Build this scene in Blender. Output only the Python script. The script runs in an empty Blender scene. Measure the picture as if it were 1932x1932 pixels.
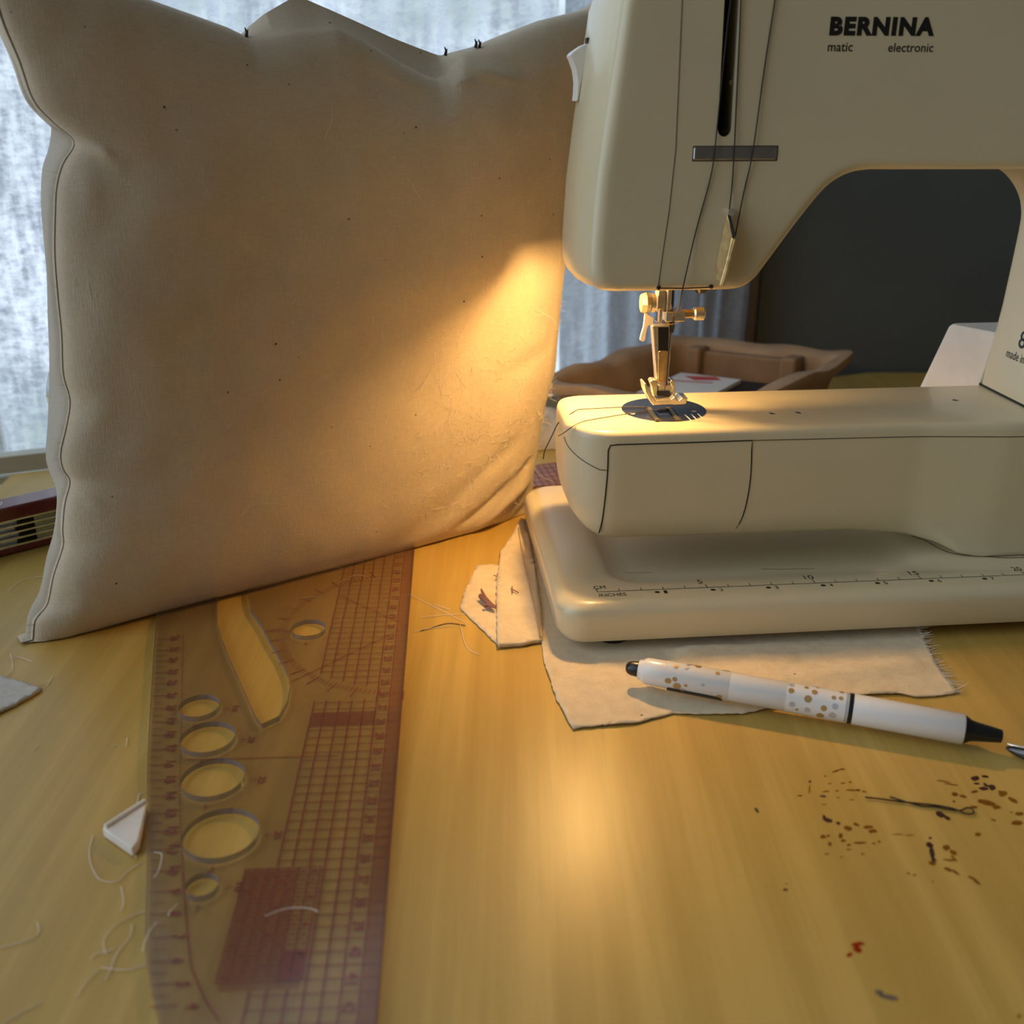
import bpy, bmesh, math, random
from mathutils import Vector, Matrix, noise
random.seed(7)
S = 0.01                      # everything below is written in centimetres
sc = bpy.context.scene
COL = sc.collection

# ------------------------------------------------------------------ camera, world, light, exposure
CAMH = 23.4; PITCH = math.radians(22.1)
cam_d = bpy.data.cameras.new('camera'); cam = bpy.data.objects.new('camera', cam_d); COL.objects.link(cam)
cam.location = (0, 0, CAMH*S); cam.rotation_euler = (math.pi/2-PITCH, 0, 0)
cam_d.sensor_width = 36; cam_d.lens = 36; cam_d.clip_start = 0.01; cam_d.clip_end = 50
cam_d.dof.use_dof = True; cam_d.dof.focus_distance = 0.48; cam_d.dof.aperture_fstop = 11
sc.camera = cam
sc.view_settings.view_transform = 'Standard'; sc.view_settings.look = 'None'
sc.view_settings.gamma = 1; sc.view_settings.use_curve_mapping = False
sc.view_settings.exposure = 0.0

AMB = (0.30, 0.275, 0.235); AMB_S = 0.26
LEFT_S = 2.5
OUT_S = 1.4
LAMP_W = 1.25
w = bpy.data.worlds.new('daylight'); sc.world = w; w.use_nodes = True
nt = w.node_tree; nt.nodes.clear()
def wn(t, **k):
    n = nt.nodes.new(t)
    for a, b in k.items(): setattr(n, a, b)
    return n
tc = wn('ShaderNodeTexCoord')
def wdot(vec, lo, hi):
    d = wn('ShaderNodeVectorMath', operation='DOT_PRODUCT'); nt.links.new(tc.outputs['Generated'], d.inputs[0]); d.inputs[1].default_value = vec
    m = wn('ShaderNodeMapRange', interpolation_type='SMOOTHSTEP'); nt.links.new(d.outputs['Value'], m.inputs[0])
    m.inputs[1].default_value = lo; m.inputs[2].default_value = hi
    return m.outputs[0]
amb = wn('ShaderNodeBackground'); amb.inputs[0].default_value = (*AMB, 1); amb.inputs[1].default_value = AMB_S
lf = wn('ShaderNodeBackground'); lf.inputs[0].default_value = (0.76, 0.88, 1.0, 1)
mm = wn('ShaderNodeMath', operation='MULTIPLY'); nt.links.new(wdot((-0.94, -0.05, 0.34), 0.55, 1.0), mm.inputs[0]); mm.inputs[1].default_value = LEFT_S
nt.links.new(mm.outputs[0], lf.inputs[1])
nz = wn('ShaderNodeTexNoise'); nt.links.new(tc.outputs['Generated'], nz.inputs['Vector']); nz.inputs['Scale'].default_value = 9; nz.inputs['Detail'].default_value = 4
cr = wn('ShaderNodeValToRGB'); nt.links.new(nz.outputs['Fac'], cr.inputs[0])
cr.color_ramp.elements[0].position = 0.36; cr.color_ramp.elements[0].color = (0.30, 0.40, 0.42, 1)
cr.color_ramp.elements[1].position = 0.62; cr.color_ramp.elements[1].color = (0.74, 0.83, 1.0, 1)
e = cr.color_ramp.elements.new(0.48); e.color = (0.56, 0.66, 0.76, 1)
out_bg = wn('ShaderNodeBackground'); nt.links.new(cr.outputs[0], out_bg.inputs[0])
m2 = wn('ShaderNodeMath', operation='MULTIPLY'); nt.links.new(wdot((-0.3795, 0.925, 0.0), 0.12, 0.3), m2.inputs[0]); m2.inputs[1].default_value = OUT_S
nt.links.new(m2.outputs[0], out_bg.inputs[1])
a1 = wn('ShaderNodeAddShader'); nt.links.new(amb.outputs[0], a1.inputs[0]); nt.links.new(lf.outputs[0], a1.inputs[1])
a2 = wn('ShaderNodeAddShader'); nt.links.new(a1.outputs[0], a2.inputs[0]); nt.links.new(out_bg.outputs[0], a2.inputs[1])
ow = wn('ShaderNodeOutputWorld'); nt.links.new(a2.outputs[0], ow.inputs[0])

# ------------------------------------------------------------------ measuring helpers (cm)
F = 1932.0; CX = 966.0
def ray(u, v):
    x = (u-CX)/F; y = -(v-CX)/F
    return Vector((x, math.cos(PITCH)+y*math.sin(PITCH), -math.sin(PITCH)+y*math.cos(PITCH)))
def G(u, v, z=0.0):                       # point of the horizontal plane z
    r = ray(u, v); return Vector((0, 0, CAMH))+r*((z-CAMH)/r.z)
def V(u, v, p0, a):                       # point of the vertical plane through p0 with heading a
    n = Vector((-math.sin(a), math.cos(a), 0)); r = ray(u, v); o = Vector((0, 0, CAMH))
    return o+r*((Vector(p0)-o).dot(n)/r.dot(n))
TH = math.radians(5.4)
MO = Vector((3.88, 41.79, 0)); EX = Vector((math.cos(TH), math.sin(TH), 0)); EY = Vector((-math.sin(TH), math.cos(TH), 0))
def loc(p): d = p-MO; return Vector((d.dot(EX), d.dot(EY), p.z))
def ML(u, v, y): return loc(V(u, v, MO+EY*y, TH))       # machine coordinates, plane y
def MZ(u, v, z): return loc(G(u, v, z))

# ------------------------------------------------------------------ object helpers
ROOTM = {}
def thing(name, label, cat, at=(0, 0, 0), rz=0.0, group=None):
    o = bpy.data.objects.new(name, None); COL.objects.link(o)
    o.empty_display_size = 0.02
    o.location = Vector(at)*S; o.rotation_euler = (0, 0, rz)
    o['label'] = label; o['category'] = cat
    if group: o['group'] = group
    ROOTM[o.name] = (Matrix.Translation(Vector(at)) @ Matrix.Rotation(rz, 4, 'Z'))
    return o
def tag(o, label, cat, group=None, kind=None):
    o['label'] = label; o['category'] = cat
    if group: o['group'] = group
    if kind: o['kind'] = kind
    return o
def root_of(o):
    while o.parent: o = o.parent
    return o
class MB:
    def __init__(s): s.v = []; s.f = []; s.m = []; s.mi = 0
    def add(s, vs, fs):
        b = len(s.v); s.v += [Vector(p) for p in vs]
        for f in fs: s.f.append([b+i for i in f]); s.m.append(s.mi)
        return s
    def box(s, a, b):
        (x0, y0, z0), (x1, y1, z1) = a, b
        return s.add([(x0,y0,z0),(x1,y0,z0),(x1,y1,z0),(x0,y1,z0),(x0,y0,z1),(x1,y0,z1),(x1,y1,z1),(x0,y1,z1)],
                     [(0,3,2,1),(4,5,6,7),(0,1,5,4),(1,2,6,5),(2,3,7,6),(3,0,4,7)])
    def tube(s, pts, r, n=8, cap=True):
        pts = [Vector(p) for p in pts]; rs = r if isinstance(r, (list, tuple)) else [r]*len(pts)
        rings = []; up = None
        for i, p in enumerate(pts):
            t = (pts[min(i+1, len(pts)-1)]-pts[max(i-1, 0)])
            t = t.normalized() if t.length > 1e-9 else Vector((0, 0, 1))
            if up is None:
                up = Vector((0, 0, 1)) if abs(t.z) < 0.9 else Vector((1, 0, 0))
            a = (up-t*up.dot(t)); a = a.normalized() if a.length > 1e-6 else t.orthogonal().normalized(); up = a
            b = t.cross(a)
            rings.append([p+(a*math.cos(2*math.pi*k/n)+b*math.sin(2*math.pi*k/n))*rs[i] for k in range(n)])
        vs = [q for rr in rings for q in rr]; fs = []
        for i in range(len(pts)-1):
            for k in range(n): fs.append((i*n+k, i*n+(k+1) % n, (i+1)*n+(k+1) % n, (i+1)*n+k))
        if cap: fs.append(tuple(reversed(range(n)))); fs.append(tuple((len(pts)-1)*n+k for k in range(n)))
        return s.add(vs, fs)
    def prism(s, poly, d):                 # poly: list of 3-D points, d: extrusion vector
        n = len(poly); d = Vector(d); poly = [Vector(p) for p in poly]
        return s.add(poly+[p+d for p in poly], [tuple(range(n)), tuple(reversed(range(n, 2*n)))]+[(i, n+i, n+(i+1) % n, (i+1) % n) for i in range(n)])
    def loft(s, secs, cap=True):
        n = len(secs[0]); vs = [p for q in secs for p in q]; fs = []
        for i in range(len(secs)-1):
            for k in range(n): fs.append((i*n+k, i*n+(k+1) % n, (i+1)*n+(k+1) % n, (i+1)*n+k))
        if cap: fs.append(tuple(reversed(range(n)))); fs.append(tuple((len(secs)-1)*n+k for k in range(n)))
        return s.add(vs, fs)
    def line(s, pts, wd, z=None, up=(0, 0, 1)):        # flat ribbon
        pts = [Vector(p) for p in pts]; up = Vector(up); vs = []; fs = []
        for i, p in enumerate(pts):
            t = (pts[min(i+1, len(pts)-1)]-pts[max(i-1, 0)]).normalized(); q = up.cross(t).normalized()*wd*0.5
            vs += [p+q, p-q]
        for i in range(len(pts)-1): fs.append((2*i, 2*i+1, 2*i+3, 2*i+2))
        return s.add(vs, fs)
    def disc(s, c, ax, bx, n=16):
        c = Vector(c); ax = Vector(ax); bx = Vector(bx)
        return s.add([c+ax*math.cos(2*math.pi*k/n)+bx*math.sin(2*math.pi*k/n) for k in range(n)], [tuple(range(n))])
    def grid(s, fn, nu, nv):
        vs = [fn(i/nu, j/nv) for j in range(nv+1) for i in range(nu+1)]
        return s.add(vs, [(j*(nu+1)+i, j*(nu+1)+i+1, (j+1)*(nu+1)+i+1, (j+1)*(nu+1)+i) for j in range(nv) for i in range(nu)])
    def build(s, name, mats, parent=None, world=True, angle=35, bevel=0, seg=3, recalc=True, org=None, weld=False):
        me = bpy.data.meshes.new(name)
        M = Matrix.Identity(4)
        if parent is not None and world: M = ROOTM[root_of(parent).name].inverted()
        if org is not None: M = Matrix.Translation(-Vector(org))
        me.from_pydata([tuple((M @ v)*S) for v in s.v], [], s.f)
        if not isinstance(mats, (list, tuple)): mats = [mats]
        for m in mats: me.materials.append(m)
        for i, p in enumerate(me.polygons): p.material_index = s.m[i]
        bm = bmesh.new(); bm.from_mesh(me)
        if weld: bmesh.ops.remove_doubles(bm, verts=bm.verts, dist=1e-6)
        if recalc: bmesh.ops.recalc_face_normals(bm, faces=bm.faces)
        bm.to_mesh(me); bm.free()
        for p in me.polygons: p.use_smooth = True
        me.set_sharp_from_angle(angle=math.radians(angle))
        o = bpy.data.objects.new(name, me); COL.objects.link(o)
        if parent is not None: o.parent = parent
        if org is not None: o.location = Vector(org)*S
        if bevel:
            b = o.modifiers.new('bevel', 'BEVEL'); b.width = bevel*S; b.segments = seg; b.limit_method = 'ANGLE'; b.angle_limit = math.radians(32)
            b.harden_normals = True
        return o
def bake(o):
    dg = bpy.context.evaluated_depsgraph_get(); dg.update()
    me = bpy.data.meshes.new_from_object(o.evaluated_get(dg)); old = o.data
    o.modifiers.clear(); o.data = me; me.name = old.name
    return o
def cut(o, cutters, parent):
    tmp = []
    for c in cutters:
        k = c.build('cutter', o.data.materials[0], parent, world=False); tmp.append(k)
        b = o.modifiers.new('cut', 'BOOLEAN'); b.operation = 'DIFFERENCE'; b.solver = 'EXACT'; b.object = k
    bpy.context.view_layer.update()
    bake(o)
    for k in tmp: bpy.data.objects.remove(k)
    o.data.set_sharp_from_angle(angle=math.radians(35))
    return o
_txt = {}
def text2d(string, bold=0.0):
    key = (string, bold)
    if key in _txt: return _txt[key]
    c = bpy.data.curves.new('t', 'FONT'); c.body = string; c.space_character = 1+bold*2.6; c.size = 1; c.offset = bold; c.resolution_u = 4; c.fill_mode = 'FRONT'
    o = bpy.data.objects.new('t', c); COL.objects.link(o)
    dg = bpy.context.evaluated_depsgraph_get(); dg.update()
    me = bpy.data.meshes.new_from_object(o.evaluated_get(dg))
    vs = [(p.co.x, p.co.y) for p in me.vertices]; fs = [tuple(p.vertices) for p in me.polygons]
    bpy.data.objects.remove(o); bpy.data.meshes.remove(me)
    x0 = min(a for a, b in vs); x1 = max(a for a, b in vs); y0 = min(b for a, b in vs); y1 = max(b for a, b in vs)
    _txt[key] = ([((a-x0)/(x1-x0), (b-y0)/(y1-y0)) for a, b in vs], fs)
    return _txt[key]
def put_text(mb, string, fn, bold=0.0):   # fn maps the unit box to 3-D
    vs, fs = text2d(string, bold); mb.add([fn(a, b) for a, b in vs], fs)
def spline(pts, n=8):
    pts = [Vector(p) for p in pts]; out = []
    for i in range(len(pts)-1):
        p0 = pts[max(i-1, 0)]; p1 = pts[i]; p2 = pts[i+1]; p3 = pts[min(i+2, len(pts)-1)]
        for k in range(n):
            t = k/n
            out.append(0.5*((2*p1)+(p2-p0)*t+(2*p0-5*p1+4*p2-p3)*t*t+(3*p1-p0-3*p2+p3)*t*t*t))
    out.append(pts[-1]); return out
def polyline_at(pts, t):                 # pts sorted by first component
    if t <= pts[0][0]: return pts[0][1]
    for a, b in zip(pts, pts[1:]):
        if t <= b[0]: return a[1]+(b[1]-a[1])*(t-a[0])/(b[0]-a[0])
    return pts[-1][1]

# ------------------------------------------------------------------ materials
def lin(c):
    if isinstance(c, str):
        c = [int(c[i:i+2], 16)/255 for i in (0, 2, 4)]
        c = [x/12.92 if x <= .04045 else ((x+.055)/1.055)**2.4 for x in c]
    return (*c, 1)
def mat(name, col, rough=0.5, metal=0.0, spec=0.5, coat=0.0, var=0.06, vscale=60, bump=0.0, bscale=400, vcol=None, stretch=None, trans=0.0, sheen=0.0):
    m = bpy.data.materials.new(name); m.use_nodes = True; t = m.node_tree; b = t.nodes['Principled BSDF']
    c = lin(col)
    tcn = t.nodes.new('ShaderNodeTexCoord'); mp = t.nodes.new('ShaderNodeMapping'); t.links.new(tcn.outputs['Object'], mp.inputs[0])
    if stretch: mp.inputs['Scale'].default_value = stretch
    n = t.nodes.new('ShaderNodeTexNoise'); n.inputs['Scale'].default_value = vscale; n.inputs['Detail'].default_value = 4
    t.links.new(mp.outputs[0], n.inputs['Vector'])
    r = t.nodes.new('ShaderNodeValToRGB'); t.links.new(n.outputs['Fac'], r.inputs[0])
    d = lin(vcol) if vcol else tuple(x*(1-var*2) for x in c[:3])+(1,)
    r.color_ramp.elements[0].position = .3; r.color_ramp.elements[0].color = d
    r.color_ramp.elements[1].position = .65; r.color_ramp.elements[1].color = c
    t.links.new(r.outputs[0], b.inputs['Base Color'])
    b.inputs['Roughness'].default_value = rough; b.inputs['Metallic'].default_value = metal
    b.inputs['Specular IOR Level'].default_value = spec; b.inputs['Coat Weight'].default_value = coat; b.inputs['Coat Roughness'].default_value = .08
    b.inputs['Sheen Weight'].default_value = sheen
    if bump:
        bn = t.nodes.new('ShaderNodeTexNoise'); bn.inputs['Scale'].default_value = bscale; bn.inputs['Detail'].default_value = 3
        t.links.new(mp.outputs[0], bn.inputs['Vector'])
        bp = t.nodes.new('ShaderNodeBump'); bp.inputs['Strength'].default_value = bump; bp.inputs['Distance'].default_value = .001
        t.links.new(bn.outputs['Fac'], bp.inputs['Height']); t.links.new(bp.outputs[0], b.inputs['Normal'])
    return m
def fabric(name, col, dark, weave=2100, bump=.4, specks=True):
    m = bpy.data.materials.new(name); m.use_nodes = True; t = m.node_tree; b = t.nodes['Principled BSDF']
    tcn = t.nodes.new('ShaderNodeTexCoord'); g = tcn.outputs['Object']
    def nse(scale, st, det=2):
        mp = t.nodes.new('ShaderNodeMapping'); mp.inputs['Scale'].default_value = st; t.links.new(g, mp.inputs[0])
        n = t.nodes.new('ShaderNodeTexNoise'); n.inputs['Scale'].default_value = scale; n.inputs['Detail'].default_value = det
        t.links.new(mp.outputs[0], n.inputs['Vector']); return n.outputs['Fac']
    a = nse(weave, (1, 1, .08)); c = nse(weave, (.12, .12, 1.0)); bl = nse(30, (1, 1, 1), 3)
    ad = t.nodes.new('ShaderNodeMath'); ad.operation = 'ADD'; t.links.new(a, ad.inputs[0]); t.links.new(c, ad.inputs[1])
    r = t.nodes.new('ShaderNodeMapRange'); t.links.new(ad.outputs[0], r.inputs[0]); r.inputs[1].default_value = .7; r.inputs[2].default_value = 1.3
    mx = t.nodes.new('ShaderNodeMix'); mx.data_type = 'RGBA'; mx.inputs[6].default_value = lin(dark); mx.inputs[7].default_value = lin(col); t.links.new(r.outputs[0], mx.inputs[0])
    hv = t.nodes.new('ShaderNodeMapRange'); t.links.new(bl, hv.inputs[0]); hv.inputs[1].default_value = .3; hv.inputs[2].default_value = .7; hv.inputs[3].default_value = .93; hv.inputs[4].default_value = 1.03
    mu = t.nodes.new('ShaderNodeVectorMath'); mu.operation = 'SCALE'; t.links.new(mx.outputs[2], mu.inputs[0]); t.links.new(hv.outputs[0], mu.inputs['Scale'])
    outc = mu.outputs[0]
    if specks:
        vo = t.nodes.new('ShaderNodeTexVoronoi'); vo.inputs['Scale'].default_value = 75; t.links.new(g, vo.inputs['Vector'])
        sp = t.nodes.new('ShaderNodeMapRange'); t.links.new(vo.outputs['Distance'], sp.inputs[0]); sp.inputs[1].default_value = .03; sp.inputs[2].default_value = .05
        m3 = t.nodes.new('ShaderNodeMix'); m3.data_type = 'RGBA'; m3.inputs[6].default_value = lin('5a4630'); t.links.new(outc, m3.inputs[7]); t.links.new(sp.outputs[0], m3.inputs[0]); outc = m3.outputs[2]
    t.links.new(outc, b.inputs['Base Color'])
    b.inputs['Roughness'].default_value = .95; b.inputs['Specular IOR Level'].default_value = .1; b.inputs['Sheen Weight'].default_value = .25
    bp = t.nodes.new('ShaderNodeBump'); bp.inputs['Strength'].default_value = bump; bp.inputs['Distance'].default_value = .0004
    t.links.new(ad.outputs[0], bp.inputs['Height']); t.links.new(bp.outputs[0], b.inputs['Normal'])
    return m
def clear(name, tint, gloss=True, rough=.08, opaque=0.0, ocol='8a8078', var=0.0):
    m = bpy.data.materials.new(name); m.use_nodes = True; t = m.node_tree; t.nodes.clear()
    tr = t.nodes.new('ShaderNodeBsdfTransparent'); tr.inputs[0].default_value = lin(tint)
    gl = t.nodes.new('ShaderNodeBsdfGlossy'); gl.inputs['Roughness'].default_value = rough
    lw = t.nodes.new('ShaderNodeFresnel'); lw.inputs[0].default_value = 1.45
    df = t.nodes.new('ShaderNodeBsdfDiffuse'); df.inputs[0].default_value = lin(ocol)
    m1 = t.nodes.new('ShaderNodeMixShader'); m1.inputs[0].default_value = opaque; t.links.new(tr.outputs[0], m1.inputs[1]); t.links.new(df.outputs[0], m1.inputs[2])
    if var:
        tcn = t.nodes.new('ShaderNodeTexCoord'); n = t.nodes.new('ShaderNodeTexNoise'); n.inputs['Scale'].default_value = 35; n.inputs['Detail'].default_value = 4
        t.links.new(tcn.outputs['Object'], n.inputs['Vector']); mr = t.nodes.new('ShaderNodeMapRange'); t.links.new(n.outputs['Fac'], mr.inputs[0])
        mr.inputs[1].default_value = .4; mr.inputs[2].default_value = .75; mr.inputs[3].default_value = opaque; mr.inputs[4].default_value = opaque+var; t.links.new(mr.outputs[0], m1.inputs[0])
    m2_ = t.nodes.new('ShaderNodeMixShader'); ge = t.nodes.new('ShaderNodeNewGeometry'); iv = t.nodes.new('ShaderNodeMath'); iv.operation = 'SUBTRACT'; iv.inputs[0].default_value = 1; t.links.new(ge.outputs['Backfacing'], iv.inputs[1])
    fm = t.nodes.new('ShaderNodeMath'); fm.operation = 'MULTIPLY'; t.links.new(lw.outputs[0], fm.inputs[0]); t.links.new(iv.outputs[0], fm.inputs[1])
    (t.links.new(fm.outputs[0], m2_.inputs[0]) if gloss else setattr(m2_.inputs[0], 'default_value', 0)); t.links.new(m1.outputs[0], m2_.inputs[1]); t.links.new(gl.outputs[0], m2_.inputs[2])
    o = t.nodes.new('ShaderNodeOutputMaterial'); t.links.new(m2_.outputs[0], o.inputs[0])
    return m
def table_mat():
    m = bpy.data.materials.new('yellow_wood_laminate'); m.use_nodes = True; t = m.node_tree; b = t.nodes['Principled BSDF']
    tcn = t.nodes.new('ShaderNodeTexCoord'); mp = t.nodes.new('ShaderNodeMapping'); t.links.new(tcn.outputs['Object'], mp.inputs[0])
    mp.inputs['Rotation'].default_value = (0, 0, math.radians(3.2)); mp.inputs['Scale'].default_value = (1, .035, 1)
    n = t.nodes.new('ShaderNodeTexNoise'); n.inputs['Scale'].default_value = 95; n.inputs['Detail'].default_value = 5; n.inputs['Roughness'].default_value = .6; t.links.new(mp.outputs[0], n.inputs['Vector'])
    r = t.nodes.new('ShaderNodeValToRGB'); t.links.new(n.outputs['Fac'], r.inputs[0])
    r.color_ramp.elements[0].position = .3; r.color_ramp.elements[0].color = lin((.45, .28, .058))
    r.color_ramp.elements[1].position = .62; r.color_ramp.elements[1].color = lin((.58, .38, .095))
    e = r.color_ramp.elements.new(.5); e.color = lin((.51, .33, .075))
    n2 = t.nodes.new('ShaderNodeTexNoise'); n2.inputs['Scale'].default_value = 9; n2.inputs['Detail'].default_value = 3; t.links.new(tcn.outputs['Object'], n2.inputs['Vector'])
    mr = t.nodes.new('ShaderNodeMapRange'); t.links.new(n2.outputs['Fac'], mr.inputs[0]); mr.inputs[3].default_value = .9; mr.inputs[4].default_value = 1.1
    mu = t.nodes.new('ShaderNodeVectorMath'); mu.operation = 'SCALE'; t.links.new(r.outputs[0], mu.inputs[0]); t.links.new(mr.outputs[0], mu.inputs['Scale'])
    t.links.new(mu.outputs[0], b.inputs['Base Color'])
    rr = t.nodes.new('ShaderNodeMapRange'); t.links.new(n.outputs['Fac'], rr.inputs[0]); rr.inputs[3].default_value = .31; rr.inputs[4].default_value = .42; t.links.new(rr.outputs[0], b.inputs['Roughness'])
    b.inputs['Specular IOR Level'].default_value = .5
    bp = t.nodes.new('ShaderNodeBump'); bp.inputs['Strength'].default_value = .12; bp.inputs['Distance'].default_value = .0005; t.links.new(n.outputs['Fac'], bp.inputs['Height']); t.links.new(bp.outputs[0], b.inputs['Normal'])
    return m
def curtain_mat(name, dens_lo, dens_hi, col, st=(1, 1, 2.2)):
    m = bpy.data.materials.new(name); m.use_nodes = True; t = m.node_tree; t.nodes.clear()
    tcn = t.nodes.new('ShaderNodeTexCoord'); mp = t.nodes.new('ShaderNodeMapping'); t.links.new(tcn.outputs['Object'], mp.inputs[0]); mp.inputs['Scale'].default_value = st
    n = t.nodes.new('ShaderNodeTexNoise'); n.inputs['Scale'].default_value = 110; n.inputs['Detail'].default_value = 4; n.inputs['Roughness'].default_value = .65; t.links.new(mp.outputs[0], n.inputs['Vector'])
    mpb = t.nodes.new('ShaderNodeMapping'); mpb.inputs['Scale'].default_value = (1, 1, .22); t.links.new(tcn.outputs['Object'], mpb.inputs[0])
    nb_ = t.nodes.new('ShaderNodeTexNoise'); nb_.inputs['Scale'].default_value = 150; nb_.inputs['Detail'].default_value = 3; t.links.new(mpb.outputs[0], nb_.inputs['Vector'])
    av = t.nodes.new('ShaderNodeMath'); av.operation = 'ADD'; t.links.new(n.outputs['Fac'], av.inputs[0]); t.links.new(nb_.outputs['Fac'], av.inputs[1])
    mr = t.nodes.new('ShaderNodeMapRange'); t.links.new(av.outputs[0], mr.inputs[0]); mr.inputs[1].default_value = .82; mr.inputs[2].default_value = 1.2; mr.inputs[3].default_value = dens_lo; mr.inputs[4].default_value = dens_hi
    tl = t.nodes.new('ShaderNodeBsdfTranslucent'); tl.inputs[0].default_value = lin(col)
    df = t.nodes.new('ShaderNodeBsdfDiffuse'); df.inputs[0].default_value = lin(col)
    tr = t.nodes.new('ShaderNodeBsdfTransparent')
    m1 = t.nodes.new('ShaderNodeMixShader'); m1.inputs[0].default_value = .35; t.links.new(tl.outputs[0], m1.inputs[1]); t.links.new(df.outputs[0], m1.inputs[2])
    m2_ = t.nodes.new('ShaderNodeMixShader'); t.links.new(mr.outputs[0], m2_.inputs[0]); t.links.new(tr.outputs[0], m2_.inputs[1]); t.links.new(m1.outputs[0], m2_.inputs[2])
    bp = t.nodes.new('ShaderNodeBump'); bp.inputs['Strength'].default_value = .8; bp.inputs['Distance'].default_value = .005; t.links.new(n.outputs['Fac'], bp.inputs['Height'])
    t.links.new(bp.outputs[0], tl.inputs['Normal']); t.links.new(bp.outputs[0], df.inputs['Normal'])
    o = t.nodes.new('ShaderNodeOutputMaterial'); t.links.new(m2_.outputs[0], o.inputs[0])
    return m

CREAM = mat('cream_enamel', (.665, .585, .385), rough=.32, spec=.45, coat=.25, var=.02, vscale=25, bump=.03, bscale=900)
CREAM_W = mat('off_white_plastic', (.86, .83, .77), rough=.4, spec=.4, var=.05, vscale=60)
DARK = mat('dark_gap', (.012, .010, .008), rough=.7, var=.1)
INK = mat('black_print', (.006, .006, .008), rough=.5, var=.1)
CHROME = mat('worn_chrome', (.88, .82, .70), rough=.36, metal=1, var=.12, vscale=300, bump=.1, bscale=700)
STEEL = mat('brushed_steel', (.35, .37, .42), rough=.25, metal=1, var=.1, vscale=200, bump=.08, bscale=600, stretch=(1, 8, 1))
BRASS = mat('brass_tinted_metal', (.80, .60, .30), rough=.42, metal=1, var=.15, vscale=300, bump=.1)
GUNM = mat('dark_metal', (.10, .10, .10), rough=.3, metal=1, var=.1)
BARM = mat('grey_metal_bar', (.42, .42, .42), rough=.35, metal=1, var=.1, vscale=150)
MUSLIN = fabric('unbleached_muslin', (.68, .575, .43), (.60, .50, .365))
MUSLIN2 = fabric('muslin_scrap', (.78, .65, .44), (.66, .54, .36), weave=1500)
LINTM = mat('lint_fibre', (.86, .80, .70), rough=.9, var=.03, spec=.1)
THREADM = mat('dark_thread', (.035, .018, .022), rough=.6, var=.2, vscale=900)
TABLE = table_mat()
WALLM = mat('dark_grey_wall_paint', (.088, .095, .088), rough=.8, var=.04, vscale=12, bump=.1, bscale=300)
WALLW = mat('white_wall_paint', (.55, .55, .52), rough=.8, var=.03, vscale=12)
TRIMM = mat('cream_trim_paint', (.60, .56, .46), rough=.5, var=.05, vscale=30)
BARK = mat('brown_trim', (.10, .07, .045), rough=.6, var=.1)
FLOORM = mat('brown_floor', (.20, .14, .09), rough=.6, var=.15, vscale=10)
TRAYM = mat('brown_tray_fibre', (.36, .235, .135), rough=.85, var=.14, vscale=40, bump=.3, bscale=200)
TRAYI = mat('brown_tray_inner', (.27, .165, .09), rough=.85, var=.14, vscale=40, bump=.3, bscale=200)
PLASTIC = clear('clear_ruler_plastic', (.91, .885, .85), opaque=.07, ocol='857a70', var=.05, rough=.16)
EDGE = clear('ruler_cut_edge', (.62, .60, .60), opaque=.45, ocol='8f8f9c', rough=.1)
RED = mat('red_ink', (.42, .045, .03), rough=.5, var=.15, vscale=300)
REDT = clear('thin_red_ink', (.96, .80, .73), opaque=.10, ocol='8a4a40', gloss=False)
PEN = mat('white_pen_plastic', (.80, .77, .74), rough=.25, coat=.3, var=.02)
PENCLR = clear('clear_pen_band', (.85, .85, .85), opaque=.5, ocol='b8b4ac')
BLACKP = mat('black_rubber', (.010, .010, .012), rough=.3, var=.1)
GOLDD = mat('gold_dot_print', (.52, .33, .12), rough=.35, metal=.3, var=.05)
GREYD = mat('silver_dot_print', (.55, .55, .57), rough=.35, metal=.2, var=.05)
KNIFER = mat('dark_red_scale', (.14, .008, .016), rough=.18, coat=.5, var=.05)
WHITEP = mat('white_mark', (.75, .75, .75), rough=.4, var=.02)
CHALK = mat('white_tailor_chalk', (.86, .80, .72), rough=.7, var=.06, vscale=150)
STAIN = mat('dark_brown_stain', (.060, .012, .004), rough=.5, var=.3, vscale=500)
STAINL = clear('faint_brown_stain', (.80, .62, .42), opaque=.22, ocol='5a3410', rough=.5, var=.2, gloss=False)
STAINR = clear('red_smear', (.85, .35, .2), opaque=.3, ocol='9a2c1c', rough=.5, gloss=False)
CARD = mat('white_card', (.62, .62, .62), rough=.6, var=.03)
REDC = mat('red_card_print', (.50, .06, .05), rough=.6, var=.1, vscale=300)
BLACKC = mat('black_card', (.012, .012, .015), rough=.5, var=.1)
GLASS = clear('window_glass', (.98, 1, 1), rough=.02)
JAR = clear('clear_bottle_glass', (.70, .78, .74), opaque=.12, ocol='9a8c60', rough=.05)
SHEER = curtain_mat('sheer_white_curtain', .30, 1.0, (.80, .84, .93))
SHEER2 = curtain_mat('shaded_curtain', .80, 1.0, (.56, .61, .70))  # denser curtain; shade away from the window is put into its colour
bulb_m = bpy.data.materials.new('glowing_bulb'); bulb_m.use_nodes = True
_b = bulb_m.node_tree.nodes['Principled BSDF']; _b.inputs['Emission Color'].default_value = (1, .62, .25, 1); _b.inputs['Emission Strength'].default_value = 12; _b.inputs['Base Color'].default_value = (1, .8, .5, 1)

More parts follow.
